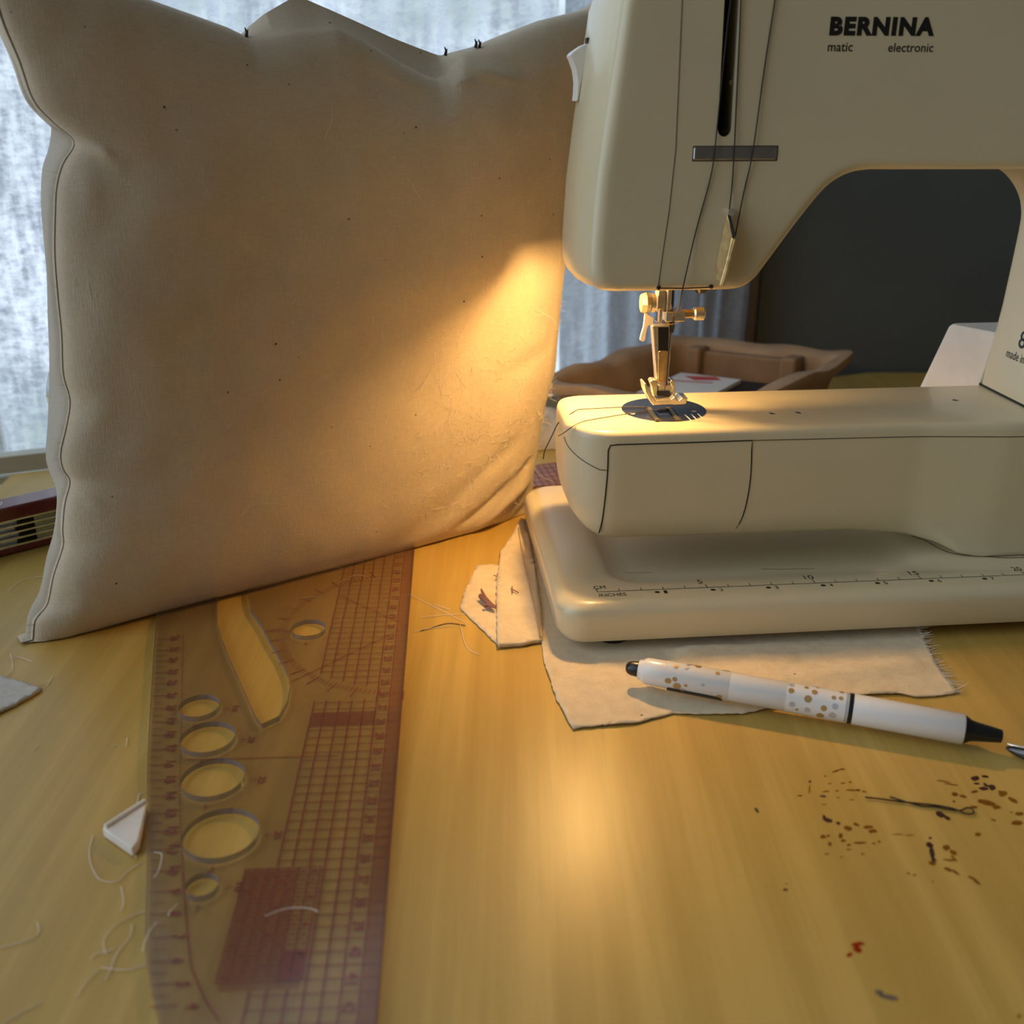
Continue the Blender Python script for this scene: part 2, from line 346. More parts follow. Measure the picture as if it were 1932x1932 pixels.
# ------------------------------------------------------------------ the setting
ED = Vector((.925, .3795, 0)).normalized(); EN = Vector((-ED.y, ED.x, 0)); E0 = Vector((-33.5, 64.4, 0))
def EP(t, off, z): p = E0+ED*t+EN*off; return Vector((p.x, p.y, z))
def ebox(mb, t0, t1, o0, o1, z0, z1):
    q = [EP(t0, o0, z0), EP(t1, o0, z0), EP(t1, o1, z0), EP(t0, o1, z0)]
    mb.prism(q, (0, 0, z1-z0))
def struct(o): o['kind'] = 'structure'; return o
f = MB().box((-170, -60, -77), (170, 140, -75)); struct(f.build('floor', FLOORM))
wl = MB(); TR = 58.5; WE = 51
ebox(wl, -110, -50, 8, 16, -75, 150); ebox(wl, WE, TR+6, 8, 16, -75, 150); ebox(wl, -50, WE, 8, 16, -75, -14); ebox(wl, -50, WE, 8, 16, 95, 150)
struct(wl.build('wall_left', WALLW))
struct(MB().box((21.5, 93.2, -75), (165, 101, 150)).build('wall_back', WALLM))
struct(MB().box((20.4, 91.9, -60), (22.0, 93.4, 150)).build('trim_2', BARK, bevel=.15))
wf = MB()
for a, b in ((-50, -47.5), (-4, -1), (WE-2.5, WE)): ebox(wf, a, b, 9.5, 12, -14, 95)
for a, b in ((-14, -11.5), (92.5, 95), (48, 50)): ebox(wf, -50, WE, 9.7, 11.8, a, b)
wfo = struct(wf.build('window_1', TRIMM))
g = MB(); ebox(g, -47.5, WE-2.5, 10.6, 10.9, -11.5, 92.5); g.build('glass_pane', GLASS, wfo, world=False)
sl = MB(); ebox(sl, -60, 58, 1.2, 2.4, -.35, .85); ebox(sl, -60, 58, 1.5, 2.6, -1.2, -.75); struct(sl.build('trim_1', TRIMM, bevel=.08))

def sheet(fn, nu, nv, thick, mats, name, parent=None, org=None):
    o = MB().grid(fn, nu, nv).build(name, mats, parent, recalc=False, angle=180, org=org, world=parent is not None)
    if thick:
        md = o.modifiers.new('thickness', 'SOLIDIFY'); md.thickness = thick*S; md.offset = 0
    return o
def curt(t0, t1, z0, z1, off, amp, lam, ph):
    def fn(a, b):
        t = t0+(t1-t0)*a; z = z0+(z1-z0)*b
        d = amp*(.6*math.sin(t/lam*6.283+ph+.25*math.sin(z*.08))+.4*math.sin(t/lam*6.283*2.3+ph*2+z*.02))+.15*noise.noise(Vector((t*.5, z*.35, ph)))
        return EP(t, off+d, z)
    return fn
tag(sheet(curt(-62, 42.2, -14, 100, 5.4, 1.0, 8.5, .4), 420, 90, 0, SHEER, 'curtain', org=(-30, 68, 0)), 'bright sheer white crinkled curtain hanging behind the pillow', 'curtain')
tag(sheet(curt(42.5, 60.5, -14, 100, 4.2, .9, 5.2, 1.3), 160, 90, 0, SHEER2, 'curtain', org=(14, 88, 0)), 'curtain end, shade painted in as blue-grey, behind the needle, beside the dark wall', 'curtain')

# table
tb = thing('work_table', 'yellow wood-grain table the sewing machine and pillow stand on', 'table', (20, 45, -75))
poly = [(-33.5, 64.4), (-33.26, 62.2), (-34, 3), (85, 3), (85, 91.6), (32.7, 91.6)]
MB().prism([(x, y, -2.8) for x, y in poly], (0, 0, 2.8)).build('tabletop', TABLE, tb, bevel=.12)
for x, y in ((-28, 9), (79, 9), (79, 85), (-27, 58)): MB().box((x-2.5, y-2.5, -75), (x+2.5, y+2.5, -2.8)).build('leg', TRIMM, tb)

# ------------------------------------------------------------------ sewing machine (machine coordinates: x along, y away, z up)
sm = thing('sewing_machine', 'cream free-arm sewing machine with black lettering and lit needle', 'sewing machine', MO, TH)
def part(mb, name, m, parent=None, **k): return mb.build(name, m, parent or sm, world=False, **k)
BZ = 2.5; AT = 9.35
def rrect(x0, x1, y0, y1, r, z, n=6):
    out = []
    for cx, cy, a0 in ((x1-r, y1-r, 0), (x0+r, y1-r, 90), (x0+r, y0+r, 180), (x1-r, y0+r, 270)):
        for k in range(n+1):
            a = math.radians(a0+90*k/n); out.append(Vector((cx+r*math.cos(a), cy+r*math.sin(a), z)))
    return out
bx0, bx1, by0, by1 = -1.95, 37, -1.35, 14.3
secs = [rrect(bx0+.3, bx1, by0+.15, by1, 1.1, .62), rrect(bx0+.05, bx1, by0, by1, 1.3, .95), rrect(bx0, bx1, by0, by1, 1.4, 1.9)]
for k in range(1, 7):
    a = math.pi/2*k/6; i = .6*(1-math.cos(a)); secs.append(rrect(bx0+i, bx1-i, by0+i, by1-i, 1.4, 1.9+.6*math.sin(a)))
# shallow dish in the top under the arm
secs.append(rrect(.6, 17.0, .75, 9, 1.6, BZ)); secs.append(rrect(1.0, 16.4, 1.1, 8.8, 1.4, BZ-.2)); secs.append(rrect(1.6, 15.6, 1.7, 8.5, 1.2, BZ-.42)); secs.append(rrect(2.3, 14.8, 2.4, 8.2, 1.2, BZ-.5))
base = MB().loft(secs); bo = part(base, 'base_plate', CREAM, angle=50)
for x, y in ((0, 0.2), (1, 12.5), (33, .2), (33, 12.5)):
    part(MB().tube([(x+.8, y, 0.02), (x+.8, y, .7)], .8, 16), 'rubber_foot', BLACKP)
# scale on the base
mk = MB(); zz = BZ+.012
def bp_(u, v): p = MZ(u, v, BZ); return p
S0 = Vector((0, 0, zz)); sy = lambda x: -.004*x
mk.line([(0, 0, zz), (22, -.11, zz)], .035)
for i in range(0, 22):
    mk.line([(i*1.02, sy(i), zz), (i*1.02, sy(i)+(.26 if i % 5 else .34), zz)], .035)
for i, tx in ((5, '5'), (10, '10'), (15, '15'), (20, '20')):
    wdt = .22*len(tx); put_text(mk, tx, lambda a, b: Vector((i*1.02-.3+a*wdt, sy(i)+.42+b*.4, zz)))
put_text(mk, 'CM', lambda a, b: Vector((-.1+a*.55, .30+b*.30, zz))); put_text(mk, 'INCHES', lambda a, b: Vector((.02+a*1.25, -.50+b*.30, zz)))
for i in range(1, 9):
    x = i*2.54*1.02; mk.disc((x+.12, sy(x)-.27, zz), (.12, 0, 0), (0, .10, 0)); put_text(mk, str(i), lambda a, b: Vector((x+.42+a*.16, sy(x)-.42+b*.28, zz)))
part(mk, 'measuring_scale', INK, recalc=False)
# scuffs on the base
sc_ = MB()
for (u0, v0, u1, v1, wd) in ((1437, 1077, 1535, 1076, .05), (1180, 1084, 1230, 1083, .04), (1320, 1130, 1332, 1128, .04)):
    a = MZ(u0, v0, BZ-.19); b = MZ(u1, v1, BZ-.19); a.z = b.z = BZ-.1; sc_ = MB(); sc_.line([a, (a+b)/2+Vector((0, -.03, 0)), b], wd); part(sc_, 'scratch_mark', BARK, recalc=False)

# free arm and lower body, lofted along x
xL = -1.0
def arm_sec(x):
    d = (xL+2.2)-x; y0 = 2.2+(2.2-math.sqrt(max(0, 2.2**2-d*d)) if d > 0 else 0)
    d = (xL+1.5)-x; y1 = 8.8-(1.5-math.sqrt(max(0, 1.5**2-d*d)) if d > 0 else 0)
    d = (xL+.4)-x; z1 = AT-(.4-math.sqrt(max(0, .16-d*d)) if d > 0 else 0)
    z0 = polyline_at([(-1, 6.1), (-.88, 5.5), (-.65, 4.95), (-.3, 4.5), (.1, 4.15), (.6, 3.93), (1.4, 3.82), (13, 3.75), (15.5, 3.5), (17.2, 3.15), (18.2, 2.7), (19.2, 2.52), (37, 2.52)], x)
    if x > 15.5: y0 = 2.2-.35*min(1, (x-15.5)/4)
    rt = .38; rb = 1.5 if x < 16 else max(.3, 1.5-(x-16)*.5)
    rt = min(rt, (y1-y0)/2.5); rb = min(rb, (y1-y0)/2.5, (z1-z0)/2.5)
    out = []
    for cy, cz, r, a0 in ((y1-rt, z1-rt, rt, 0), (y0+rt, z1-rt, rt, 90), (y0+rb*.7, z0+rb, rb, 180), (y1-rb, z0+rb, rb, 270)):
        for k in range(7):
            a = math.radians(a0+90*k/6); ry = r*.7 if a0 == 180 else r
            out.append(Vector((x, cy+ry*math.cos(a), cz+r*math.sin(a))))
    return out
xs = [xL, -.98, -.94, -.88, -.8, -.7, -.55, -.4, -.2, 0, .3, .6, .9, 1.2, 1.6, 2.2]+[3+i for i in range(12)]+[15+.4*i for i in range(14)]+[22, 26, 30, 36]
arm = part(MB().loft([arm_sec(x) for x in xs]), 'free_arm', CREAM, angle=45)
cut(arm, [MB().tube([(x, y, 9.0), (x, y, 9.8)], .17, 16) for x, y in ((9.05, 4.55), (10.35, 4.55), (18.9, 5.9))], sm)
for x, y in ((9.05, 4.55), (10.35, 4.55), (18.9, 5.9)):
    part(MB().tube([(x, y, 9.0), (x, y, 9.31)], .165, 16), 'screw_hole', DARK)
# seams of the bobbin cover and top cap
def fy(x): return arm_sec(x)
seam = MB(); yf = 2.195
door = [ML(u, v, 2.2) for u, v in ((1133, 1012), (1140, 960), (1146, 900), (1148, 850), (1152, 841), (1165, 839), (1300, 835), (1419, 831), (1418, 850), (1416, 900), (1408, 950), (1396, 990), (1388, 1006))]
def onface(p):
    x, z = p.x, p.z; d = (xL+2.2)-x; y = 2.2+(2.2-math.sqrt(max(0, 2.2**2-d*d)) if 0 < d < 2.2 else 0)
    if x > 15.5: y -= .35*min(1, (x-15.5)/4)
    z0 = 3.85; rb = 1.5
    if z < z0+rb: q = (z0+rb-z)/rb; y += .7*rb*(1-math.sqrt(max(0, 1-min(1, q)**2)))
    return Vector((x, y-.004, z))
dd_ = [door[0].lerp(door[1], k/4) for k in range(4)]+spline(door[1:4], 4)+door[4:8]+spline(door[8:], 4)
seam.tube([onface(p) for p in dd_], .03, 6)
part(seam, 'bobbin_cover_gap', DARK)
s2 = MB(); pts = []
for k in range(13):
    a = math.radians(180+90*k/12); pts.append(Vector((1.2+2.205*math.cos(a), 4.4+2.205*math.sin(a), 8.5-.95*min(1, k/9))))
s2.tube([p for p in pts if p.x < .6]+[onface(Vector((.66, 2.2, 7.55)))], .022, 6)
l2 = [ML(u, v, 2.2) for u, v in ((1420, 831), (1560, 827), (1700, 823), (1932, 819))]; s2.tube([onface(l2[0].lerp(l2[-1], k/14)) for k in range(15)]+[Vector((22, 1.845, ML(1932, 819, 2.2).z)), Vector((36, 1.845, 8.6))], .02, 6)
part(s2, 'cap_seam', BARK)
# lower housing line where body meets base
s3 = MB().tube(spline([MZ(u, v, BZ) for u, v in ((1720, 1012), (1745, 1020), (1770, 1034), (1800, 1045), (1860, 1050), (1932, 1052))]+[Vector((30, 1.85, BZ))], 5), .03, 6); part(s3, 'body_seam', BARK)
part(MB().tube([(.1, 2.9, 9.30), (.3, 2.75, 9.30), (.5, 2.62, 9.26)], .07, 8), 'chipped_corner', mat('chipped_enamel', (.52, .40, .24), rough=.8, var=.3, vscale=400))

# stitch plate
PC = MZ(1252, 773, AT); PC.z = AT
pl = part(MB().tube([(PC.x, PC.y, AT-.05), (PC.x, PC.y, AT+.025)], 2.03, 48), 'stitch_plate', STEEL, angle=30)
fd = MB()
for (u0, v0, u1, v1) in ((1222, 768, 1243, 795), (1260, 768, 1282, 794)):
    a = MZ(u0, v0, AT+.03); b = MZ(u1, v1, AT+.03); fd.line([a+Vector((0, 0, .012)), b+Vector((0, 0, .012))], .34)
a = MZ(1240, 770, AT+.04); b = MZ(1256, 778, AT+.04); fd.line([MZ(1240, 775, AT+.042), MZ(1264, 773, AT+.042)], .45)
part(fd, 'feed_slot', DARK, pl, recalc=False)
for (u0, v0, u1, v1) in ((1224, 769, 1241, 793), (1262, 769, 1280, 793)):
    a = MZ(u0, v0, AT+.04); b = MZ(u1, v1, AT+.04); t = MB(); n_ = 12
    for k in range(n_):
        p = a.lerp(b, (k+.5)/n_); t.box((p.x-.08, p.y-.055, AT-.02), (p.x+.08, p.y+.04, AT+.075))
    part(t, 'feed_dog', CHROME, pl)
gl = MB()
for (u0, v0, u1, v1) in ((1292, 782, 1306, 795), (1304, 781, 1317, 794), (1316, 780, 1326, 790), (1243, 782, 1262, 782)):
    gl.line([MZ(u0, v0, AT+.034), MZ(u1, v1, AT+.034)], .06)
gl.disc(MZ(1193, 780, AT+.034), (.14, 0, 0), (0, .14, 0)); gl.disc(MZ(1309, 776, AT+.034), (.13, 0, 0), (0, .13, 0))
part(gl, 'guide_line', WHITEP, pl, recalc=False)

# upper housing: head, arm and column as one silhouette
HB = 15.62; FYY = 2.2; BYY = 8.7
arch = [(5.5, HB), (6.1, 15.66), (6.55, 15.82), (6.9, 16.1), (7.2, 16.5), (8.37, 18.2), (9.1, 19.2), (9.65, 19.85), (10.2, 20.24), (10.8, 20.46), (11.5, 20.54), (19.3, 20.5), (20.1, 20.3), (20.9, 19.88), (21.6, 19.15), (22.0, 18.3), (22.1, 17.2), (21.95, 13.5)]
out = [(-.83, 17.6), (-.84, 16.8), (-.78, 16.25), (-.6, 15.88), (-.25, 15.68), (0.3, HB)]
_v = [Vector((a, b, 0)) for a, b in arch]
out += [(p.x, p.y) for p in spline(_v[:11], 3)+spline(_v[11:], 3)]+[(21.6, 9.42), (36, 9.42), (36.3, 31), (4, 31.4), (2.6, 31.0), (1.5, 30), (.75, 28.4), (.15, 26.8), (-.15, 24.6), (-.45, 22.2), (-.7, 20)]
def inset(poly, r):
    n_ = len(poly); res = []
    for k in range(n_):
        a = Vector(poly[k-1]); b = Vector(poly[k]); c = Vector(poly[(k+1) % n_])
        n1 = (b-a).normalized(); n2 = (c-b).normalized(); n1 = Vector((-n1.y, n1.x)); n2 = Vector((-n2.y, n2.x)); m_ = (n1+n2)
        m_ = m_.normalized(); q = b+m_*r/max(.6, m_.dot(n1)); res.append((q.x, q.y))
    return res
RR = .42
def outsec(y, r):
    d = polyline_at([(2.2, .62), (2.6, .45), (3.1, .26), (3.8, .1), (4.5, .0), (7.2, 0), (8, .08), (8.7, .4)], y)
    return [Vector((x+d*max(0, min(1, (2.8-x)/2.8)), y, z)) for x, z in inset(out, r)]
ys = [(2.2, RR+.25), (2.2, RR)]+[(2.2+RR*(1-math.cos(math.pi/2*k/6)), RR*(1-math.sin(math.pi/2*k/6))) for k in range(1, 7)]
ys += [(y, 0) for y in (3.1, 3.8, 4.5, 6, 7.2, 8.0)]+[(8.7-RR*(1-math.sin(math.pi/2*k/5)), RR*(1-math.cos(math.pi/2*k/5))) for k in range(0, 6)]
hs = MB().loft([outsec(y, r) for y, r in ys]).build('housing', CREAM, sm, world=False, angle=40)
for p in hs.data.polygons:
    if len(p.vertices) > 8: p.use_smooth = False
slot_pts = []
sa = ML(1385, -60, FYY); sb = ML(1368, 243, FYY); hw = .31
for k in range(9):
    a = math.pi+math.pi*k/8; slot_pts.append(Vector((sb.x+hw*math.cos(a), 1.0, sb.z+hw*math.sin(a))))
slot_pts += [Vector((sa.x+hw, 1.0, sa.z)), Vector((sa.x-hw, 1.0, sa.z))]
cav = MB().box((-.2, 2.85, 14), (5.9, 8.2, 18.6)); cav2 = MB().box((-.3, 7.5, 14), (5.0, 10, 16.1))
cut(hs, [MB().prism(slot_pts, (0, 2.8, 0)), cav, cav2], sm)
lin_ = MB().prism([p+Vector((0, 2.65, 0)) for p in slot_pts], (0, .1, 0))
part(lin_, 'slot_shade_back', DARK)  # near-black plate put in for the shade at the back of the slot
sw = MB()
n = len(slot_pts)
for i in range(n):
    p, q = slot_pts[i], slot_pts[(i+1) % n]; sw.add([(p.x, 2.42, p.z), (q.x, 2.42, q.z), (q.x, 3.7, q.z), (p.x, 3.7, p.z)], [(0, 1, 2, 3)])
part(sw, 'slot_shade_lining', DARK, recalc=False)  # near-black lining paints the shade on the slot's inner walls
lvz = ML(1383, 90, FYY).z
part(MB().box((sb.x+.35, 2.6, lvz-.08), (sb.x+.75, 3.4, lvz+.08)).tube([(sb.x+.3, 2.7, ML(1375, 155, FYY).z), (sb.x+.3, 3.6, ML(1375, 155, FYY).z)], .12, 8), 'take_up_lever', BRASS)
# face seam line
part(MB().tube([ML(u, v, FYY-.002) for u, v in ((1290, -60), (1287, 0), (1282, 120), (1275, 280), (1262, 400), (1250, 480), (1241, 546))], .018, 6), 'face_plate_seam', BARK)
# guide bar
ga = ML(1308, 290, FYY); gb = ML(1466, 290, FYY)
go = part(MB().box((ga.x, FYY-.06, ga.z-.27), (gb.x, FYY+.2, ga.z+.27)), 'thread_guide_bar', BARM, bevel=.09)
part(MB().box((ga.x-.06, FYY-.008, ga.z-.33), (gb.x+.06, FYY+.1, ga.z+.33)), 'bar_recess', BARK, bevel=.05)
# thread tension blade
P_ = lambda u, v, y: ML(u, v, y)
bl = MB()
q = [P_(1371, 404, 2.1), P_(1386, 452, 1.3), P_(1363, 540, 1.5), P_(1351, 525, 2.1), P_(1352, 490, 2.15)]
bl.prism(q, (.08, .02, 0)); bl.tube([P_(1384, 448, 1.45), P_(1372, 500, 1.55), P_(1361, 538, 1.7)], .12, 10)
tbp = part(bl, 'thread_check_spring', BRASS, bevel=.02)
part(MB().prism([P_(1373, 406, 2.0), P_(1378, 404, 2.0), P_(1388, 446, 1.3), P_(1382, 450, 1.3)], (.03, .1, 0)), 'spring_slot', DARK, tbp)
part(MB().tube([(P_(1380, 400, 2.2).x, 2.4, P_(1380, 400, 2.2).z), (P_(1380, 400, 1.8).x, 1.75, P_(1380, 400, 1.8).z)], [.1, .15], 12), 'spring_pin', CHROME, tbp)
# wire guide at the foot of the head
wa = P_(1243, 543, FYY); wb = P_(1342, 541, FYY)
part(MB().tube([wa+Vector((0, .1, 0)), wa+Vector((0, -.12, 0)), (wa+wb)/2+Vector((0, -.1, -.03)), wb+Vector((0, -.12, 0)), wb+Vector((0, .1, 0))], .03, 6), 'thread_guide_wire', GUNM)
for q in (wa, wb): part(MB().tube([q+Vector((0, .15, 0)), q+Vector((0, -.012, 0))], .09, 12), 'guide_hole', DARK)
q = P_(1325, 548, 4.0); part(MB().tube([(q.x, 4.2, HB+.4), (q.x, 4.2, HB-.25), (q.x, 4.2, HB-.42)], [.36, .34, .2], 16), 'black_knob', BLACKP)
# lever on the left side
lv = [(1112, 80), (1098, 86), (1082, 97), (1075, 104), (1080, 115), (1086, 132), (1089, 155), (1088, 178), (1086, 192), (1092, 190), (1096, 165), (1104, 125), (1110, 95)]
lvm = [ML(u, v, 6.6) for u, v in lv]
part(MB().prism(lvm, (0, 1.2, 0)), 'presser_lever', CREAM_W, bevel=.1)
q = ML(1109, 76, 6.5); part(MB().box((q.x-.05, 6.3, q.z-.12), (q.x+.14, 6.9, q.z+.1)), 'lever_slot_gap', DARK)
# lettering
tx = MB(); FY = FYY-.012
def on_front(u0, v0, u1, v1):
    a = ML(u0, v1, FY); b = ML(u1, v1, FY); c = ML(u0, v0, FY)
    return lambda s, t: Vector((a.x+(b.x-a.x)*s, FY, a.z+(c.z-a.z)*t))
part(MB(), 'x', INK) if False else None
put_text(tx, 'BERNINA', on_front(1564, 31, 1762, 67), bold=.058)
put_text(tx, 'matic', on_front(1561, 80, 1608, 97), bold=.008); put_text(tx, 'electronic', on_front(1675, 81, 1760, 98), bold=.008)
part(tx, 'front_lettering', INK, recalc=False)
def xcol(z): return polyline_at([(9.42, 21.6), (13.5, 21.95), (17.2, 22.1)], z)-.014
tx = MB()
def on_col(yb, zb, dy, h, sk):
    return lambda s, t: Vector((xcol(zb+t*h-s*sk), yb-dy*s, zb+t*h-s*sk))
put_text(tx, '800', on_col(6.2, 11.9, 1.9, .85, .0), bold=.01)
put_text(tx, 'made in switzerland', on_col(6.95, 11.25, 4.1, .42, .0), bold=.004)
part(tx, 'side_lettering', INK, recalc=False)
part(MB().tube([(21.62, 8.6, 9.39), (21.62, 2.8, 9.39)], .07, 8).tube([(21.7, 8.5, 9.38), (35, 8.5, 9.38)], .05, 6), 'column_gap', DARK)
# motor housing behind the column
def box_sec(z):
    k = (12-z)/9.5
    x0 = 22.1-1.5*k; x1 = 20.9-2.4*k; yb = 11.4+1.2*k
    return [Vector(p) for p in ((x0, 8.75, z), (x1+.08, yb-.4, z), (x1, yb-.1, z), (x1+.3, yb+.15, z), (31, yb+.1, z), (31, 8.75, z))]
mh = [box_sec(2.6), box_sec(5), box_sec(8), box_sec(11.4), box_sec(11.85), [p+Vector(((26-p.x)*.02, (10-p.y)*.12, .2)) for p in box_sec(11.85)]]
part(MB().loft(mh), 'motor_housing', CREAM_W, bevel=.08, angle=40)

# needle assembly; k(zx, zy, y): close-up coordinates to the plane y
def kz(zx, zy, y=5.6): return ML(1180+zx/6.44, 540+zy/6.44, y)
NY = 5.7
def zbox(mb, x0, y0, x1, y1, d0, d1):
    a = kz(x0, y1, (d0+d1)/2); b = kz(x1, y0, (d0+d1)/2); mb.box((a.x, d0, a.z), (b.x, d1, b.z))
pb = MB(); zbox(pb, 368, 40, 478, 300, 5.5, 6.2); zbox(pb, 395, 270, 450, 430, 5.3, 5.6)
part(pb, 'presser_bar', CHROME, bevel=.05)
nbx = kz(528, 100); part(MB().tube([(nbx.x, 5.6, HB+.6), (nbx.x, 5.6, kz(528, 285).z)], .14, 16).tube([(nbx.x, 5.6, kz(0, 230).z), (nbx.x, 5.6, kz(0, 285).z)], .17, 16), 'needle_bar', CHROME)
part(MB().tube([(kz(590, 0).x, 6.1, HB+.6), (kz(590, 0).x, 6.1, kz(0, 285).z)], .17, 12), 'guide_rod', GUNM)
nc = MB(); zbox(nc, 455, 285, 700, 410, 5.1, 6.1); part(nc, 'needle_clamp', CHROME, bevel=.05)
zc = kz(0, 340).z; x = [kz(a, 340, 5.4).x for a in (690, 820, 845, 960)]
cs = MB().tube([(x[0], 5.4, zc), (x[1], 5.4, zc)], .2, 6); cso = part(cs, 'clamp_screw', BRASS)
kn = MB(); kp = []
for j in range(9):
    kp.append([Vector((x[2]-.08+(x[3]-x[2]+.08)*j/8, 5.4+(.3 if 0 < j < 8 else .24)*(1+.05*((i+j) % 2))*math.cos(2*math.pi*i/24), zc+(.3 if 0 < j < 8 else .24)*(1+.05*((i+j) % 2))*math.sin(2*math.pi*i/24))) for i in range(24)])
part(kn.loft(kp), 'knurled_knob', CHROME, cso, angle=12)
zc = kz(0, 205).z; xx = [kz(a, 205, 5.4).x for a in (195, 250, 300, 310, 362)]
part(MB().tube([(xx[0], 5.5, zc), (xx[1], 5.5, zc), (xx[2], 5.5, zc)], [.42, .5, .46], 8).tube([(xx[3], 5.5, zc), (xx[4], 5.5, zc)], .43, 20), 'presser_screw', CHROME, angle=25)
wlv = [kz(a, b, 5.2) for a, b in ((235, 330), (290, 345), (345, 390), (340, 460), (280, 480), (262, 540), (240, 660), (215, 678), (180, 660), (178, 630), (215, 500), (228, 420))]
part(MB().prism(wlv, (0, .12, 0)), 'white_hook_lever', CREAM_W, bevel=.03)
part(MB().tube(spline([kz(340, 400, 5.3), kz(400, 440, 5.1), kz(500, 465, 5.0), kz(600, 455, 5.1), kz(660, 425, 5.4)], 5), .03, 6), 'needle_thread_guide', CHROME)
part(MB().tube([kz(540, 410, 5.6), kz(560, 480, 5.6), kz(560, 560, 5.6)], [.2, .17, .1], 10), 'needle_socket', GUNM)
sh = MB()
def zq(c, d): return [kz(a, b, d) for a, b in c]
fr = [(330, 482), (545, 482), (520, 1150), (500, 1178), (400, 1178), (378, 1150)]
sh.prism(zq(fr, 5.35), (0, .55, 0)); shp = part(sh, 'presser_shank', CHROME, bevel=.05)
part(MB().prism(zq([(398, 500), (528, 500), (518, 790), (402, 790)], 5.33), (0, .1, 0)), 'dark_shank_face', GUNM, shp)
part(MB().prism(zq([(402, 800), (420, 785), (500, 785), (518, 800), (506, 1150), (488, 1172), (408, 1168), (396, 1150)], 5.27), (0, .2, 0)), 'shank_pad', BRASS, shp, bevel=.03)
nd = MB().tube([kz(548, 500, 5.6), kz(530, 900, 5.6), kz(500, 1200, 5.6), kz(488, 1290, 5.6)], [.07, .05, .045, .01], 8); part(nd, 'needle', CHROME)
ft = MB()
for a0, a1 in ((300, 388), (538, 608)):
    ft.prism(zq([(a0, 1165), (a0+25, 1140), (a1-12, 1145), (a1, 1180), (a1, 1330), (a1-40, 1335), (a0+30, 1230)], 5.1), (0, .6, 0))
zbox(ft, 385, 1185, 545, 1285, 5.2, 5.6)
fto = part(ft, 'presser_foot', CHROME, bevel=.04)
prof = [(225, 1190), (250, 1180), (262, 1200), (330, 1330), (365, 1395), (400, 1395), (560, 1375), (600, 1340), (650, 1395), (690, 1360), (762, 1358), (735, 1435), (600, 1448), (560, 1440), (345, 1452), (310, 1420), (245, 1290)]
part(MB().prism(zq(prof, 4.55), (0, .95, 0)), 'foot_sole', CHROME, fto, bevel=.04)
part(MB().prism(zq([(395, 1290), (545, 1290), (548, 1332), (392, 1332)], 5.05), (0, .5, 0)), 'foot_spring', GUNM, fto)
# lamp inside the head
part(MB().box((2.1, 2.9, 15.68), (2.25, 8.15, 18.5)), 'added_light_stop', CREAM)  # unseen plate added inside the head to cut lamp light towards the right
LP = Vector((.6, 6.3, 16.9))
lb = [LP+Vector((0, 0, z)) for z in (1.6, 1.2, .7, .2, -.15, -.35, -.42)]
bulb = part(MB().tube(lb, [.35, .36, .42, .45, .38, .22, .05], 16), 'lamp_bulb', bulb_m)
bulb.visible_shadow = True
ld = bpy.data.lights.new('machine_lamp', 'POINT'); ld.energy = LAMP_W; ld.color = (1, .58, .20); ld.shadow_soft_size = .0048
lo = bpy.data.objects.new('machine_lamp', ld); COL.objects.link(lo); lo.parent = sm; lo.location = (LP+Vector((0, 0, -.42)))*S
LAMP_OBJ = lo

# ------------------------------------------------------------------ thread
def Wm(p): return MO+EX*p.x+EY*p.y+Vector((0, 0, p.z))
def thr(name, paths, r, label, org):
    m = MB()
    for p in paths: m.tube(spline(p, 6), r, 6)
    return tag(m.build(name, THREADM, org=org), label, 'thread')
ty = FYY-.06; tg = ty-.05
thr('upper_thread', [
    [Wm(ML(*q)) for q in ((1386, -40, ty-.02), (1376, 20, ty), (1362, 150, ty), (1350, 270, tg), (1347, 300, tg), (1338, 345, ty), (1312, 440, ty), (1288, 545, ty-.08), (1281, 580, 4.0), (1268, 615, 5.3), (1262, 660, 5.2), (1258, 715, 5.2), (1252, 738, 5.0))],
    [Wm(ML(*q)) for q in ((1399, -40, ty-.02), (1396, 50, ty), (1390, 180, ty), (1385, 290, tg), (1381, 350, ty), (1376, 396, ty-.2))],
    [Wm(ML(*q)) for q in ((1468, -40, ty-.02), (1462, 0, ty), (1442, 130, ty), (1420, 288, tg), (1404, 360, ty), (1387, 446, ty-.2))]],
    .028, 'dark thread running down the machine front to the needle', Wm(ML(1385, 290, ty)))
td = AT+.05
def GT(u, v, z): return Vector(G(u, v, z))
thr('thread_tail', [[GT(1222, 768, td+.03), GT(1180, 768, td+.02), GT(1100, 772, td+.02), GT(1086, 775, td), GT(1073, 783, td-.08), Wm(ML(1062, 790, 6.2)), Wm(ML(1052, 800, 6.3)), Wm(ML(1040, 825, 6.4)), Wm(ML(1028, 850, 6.5)), Wm(ML(1025, 866, 6.5))]], .024,
    'dark thread tail dropping furthest down past the arm end', GT(1100, 772, td))
thr('thread_tail', [[GT(1222, 775, td+.03), GT(1175, 782, td+.02), GT(1110, 793, td+.02), GT(1093, 798, td+.02), GT(1080, 805, td-.05), Wm(ML(1066, 815, 3.3)), Wm(ML(1053, 823, 3.2))]], .024,
    'short dark thread tail crossing the front of the arm end', GT(1110, 793, td))

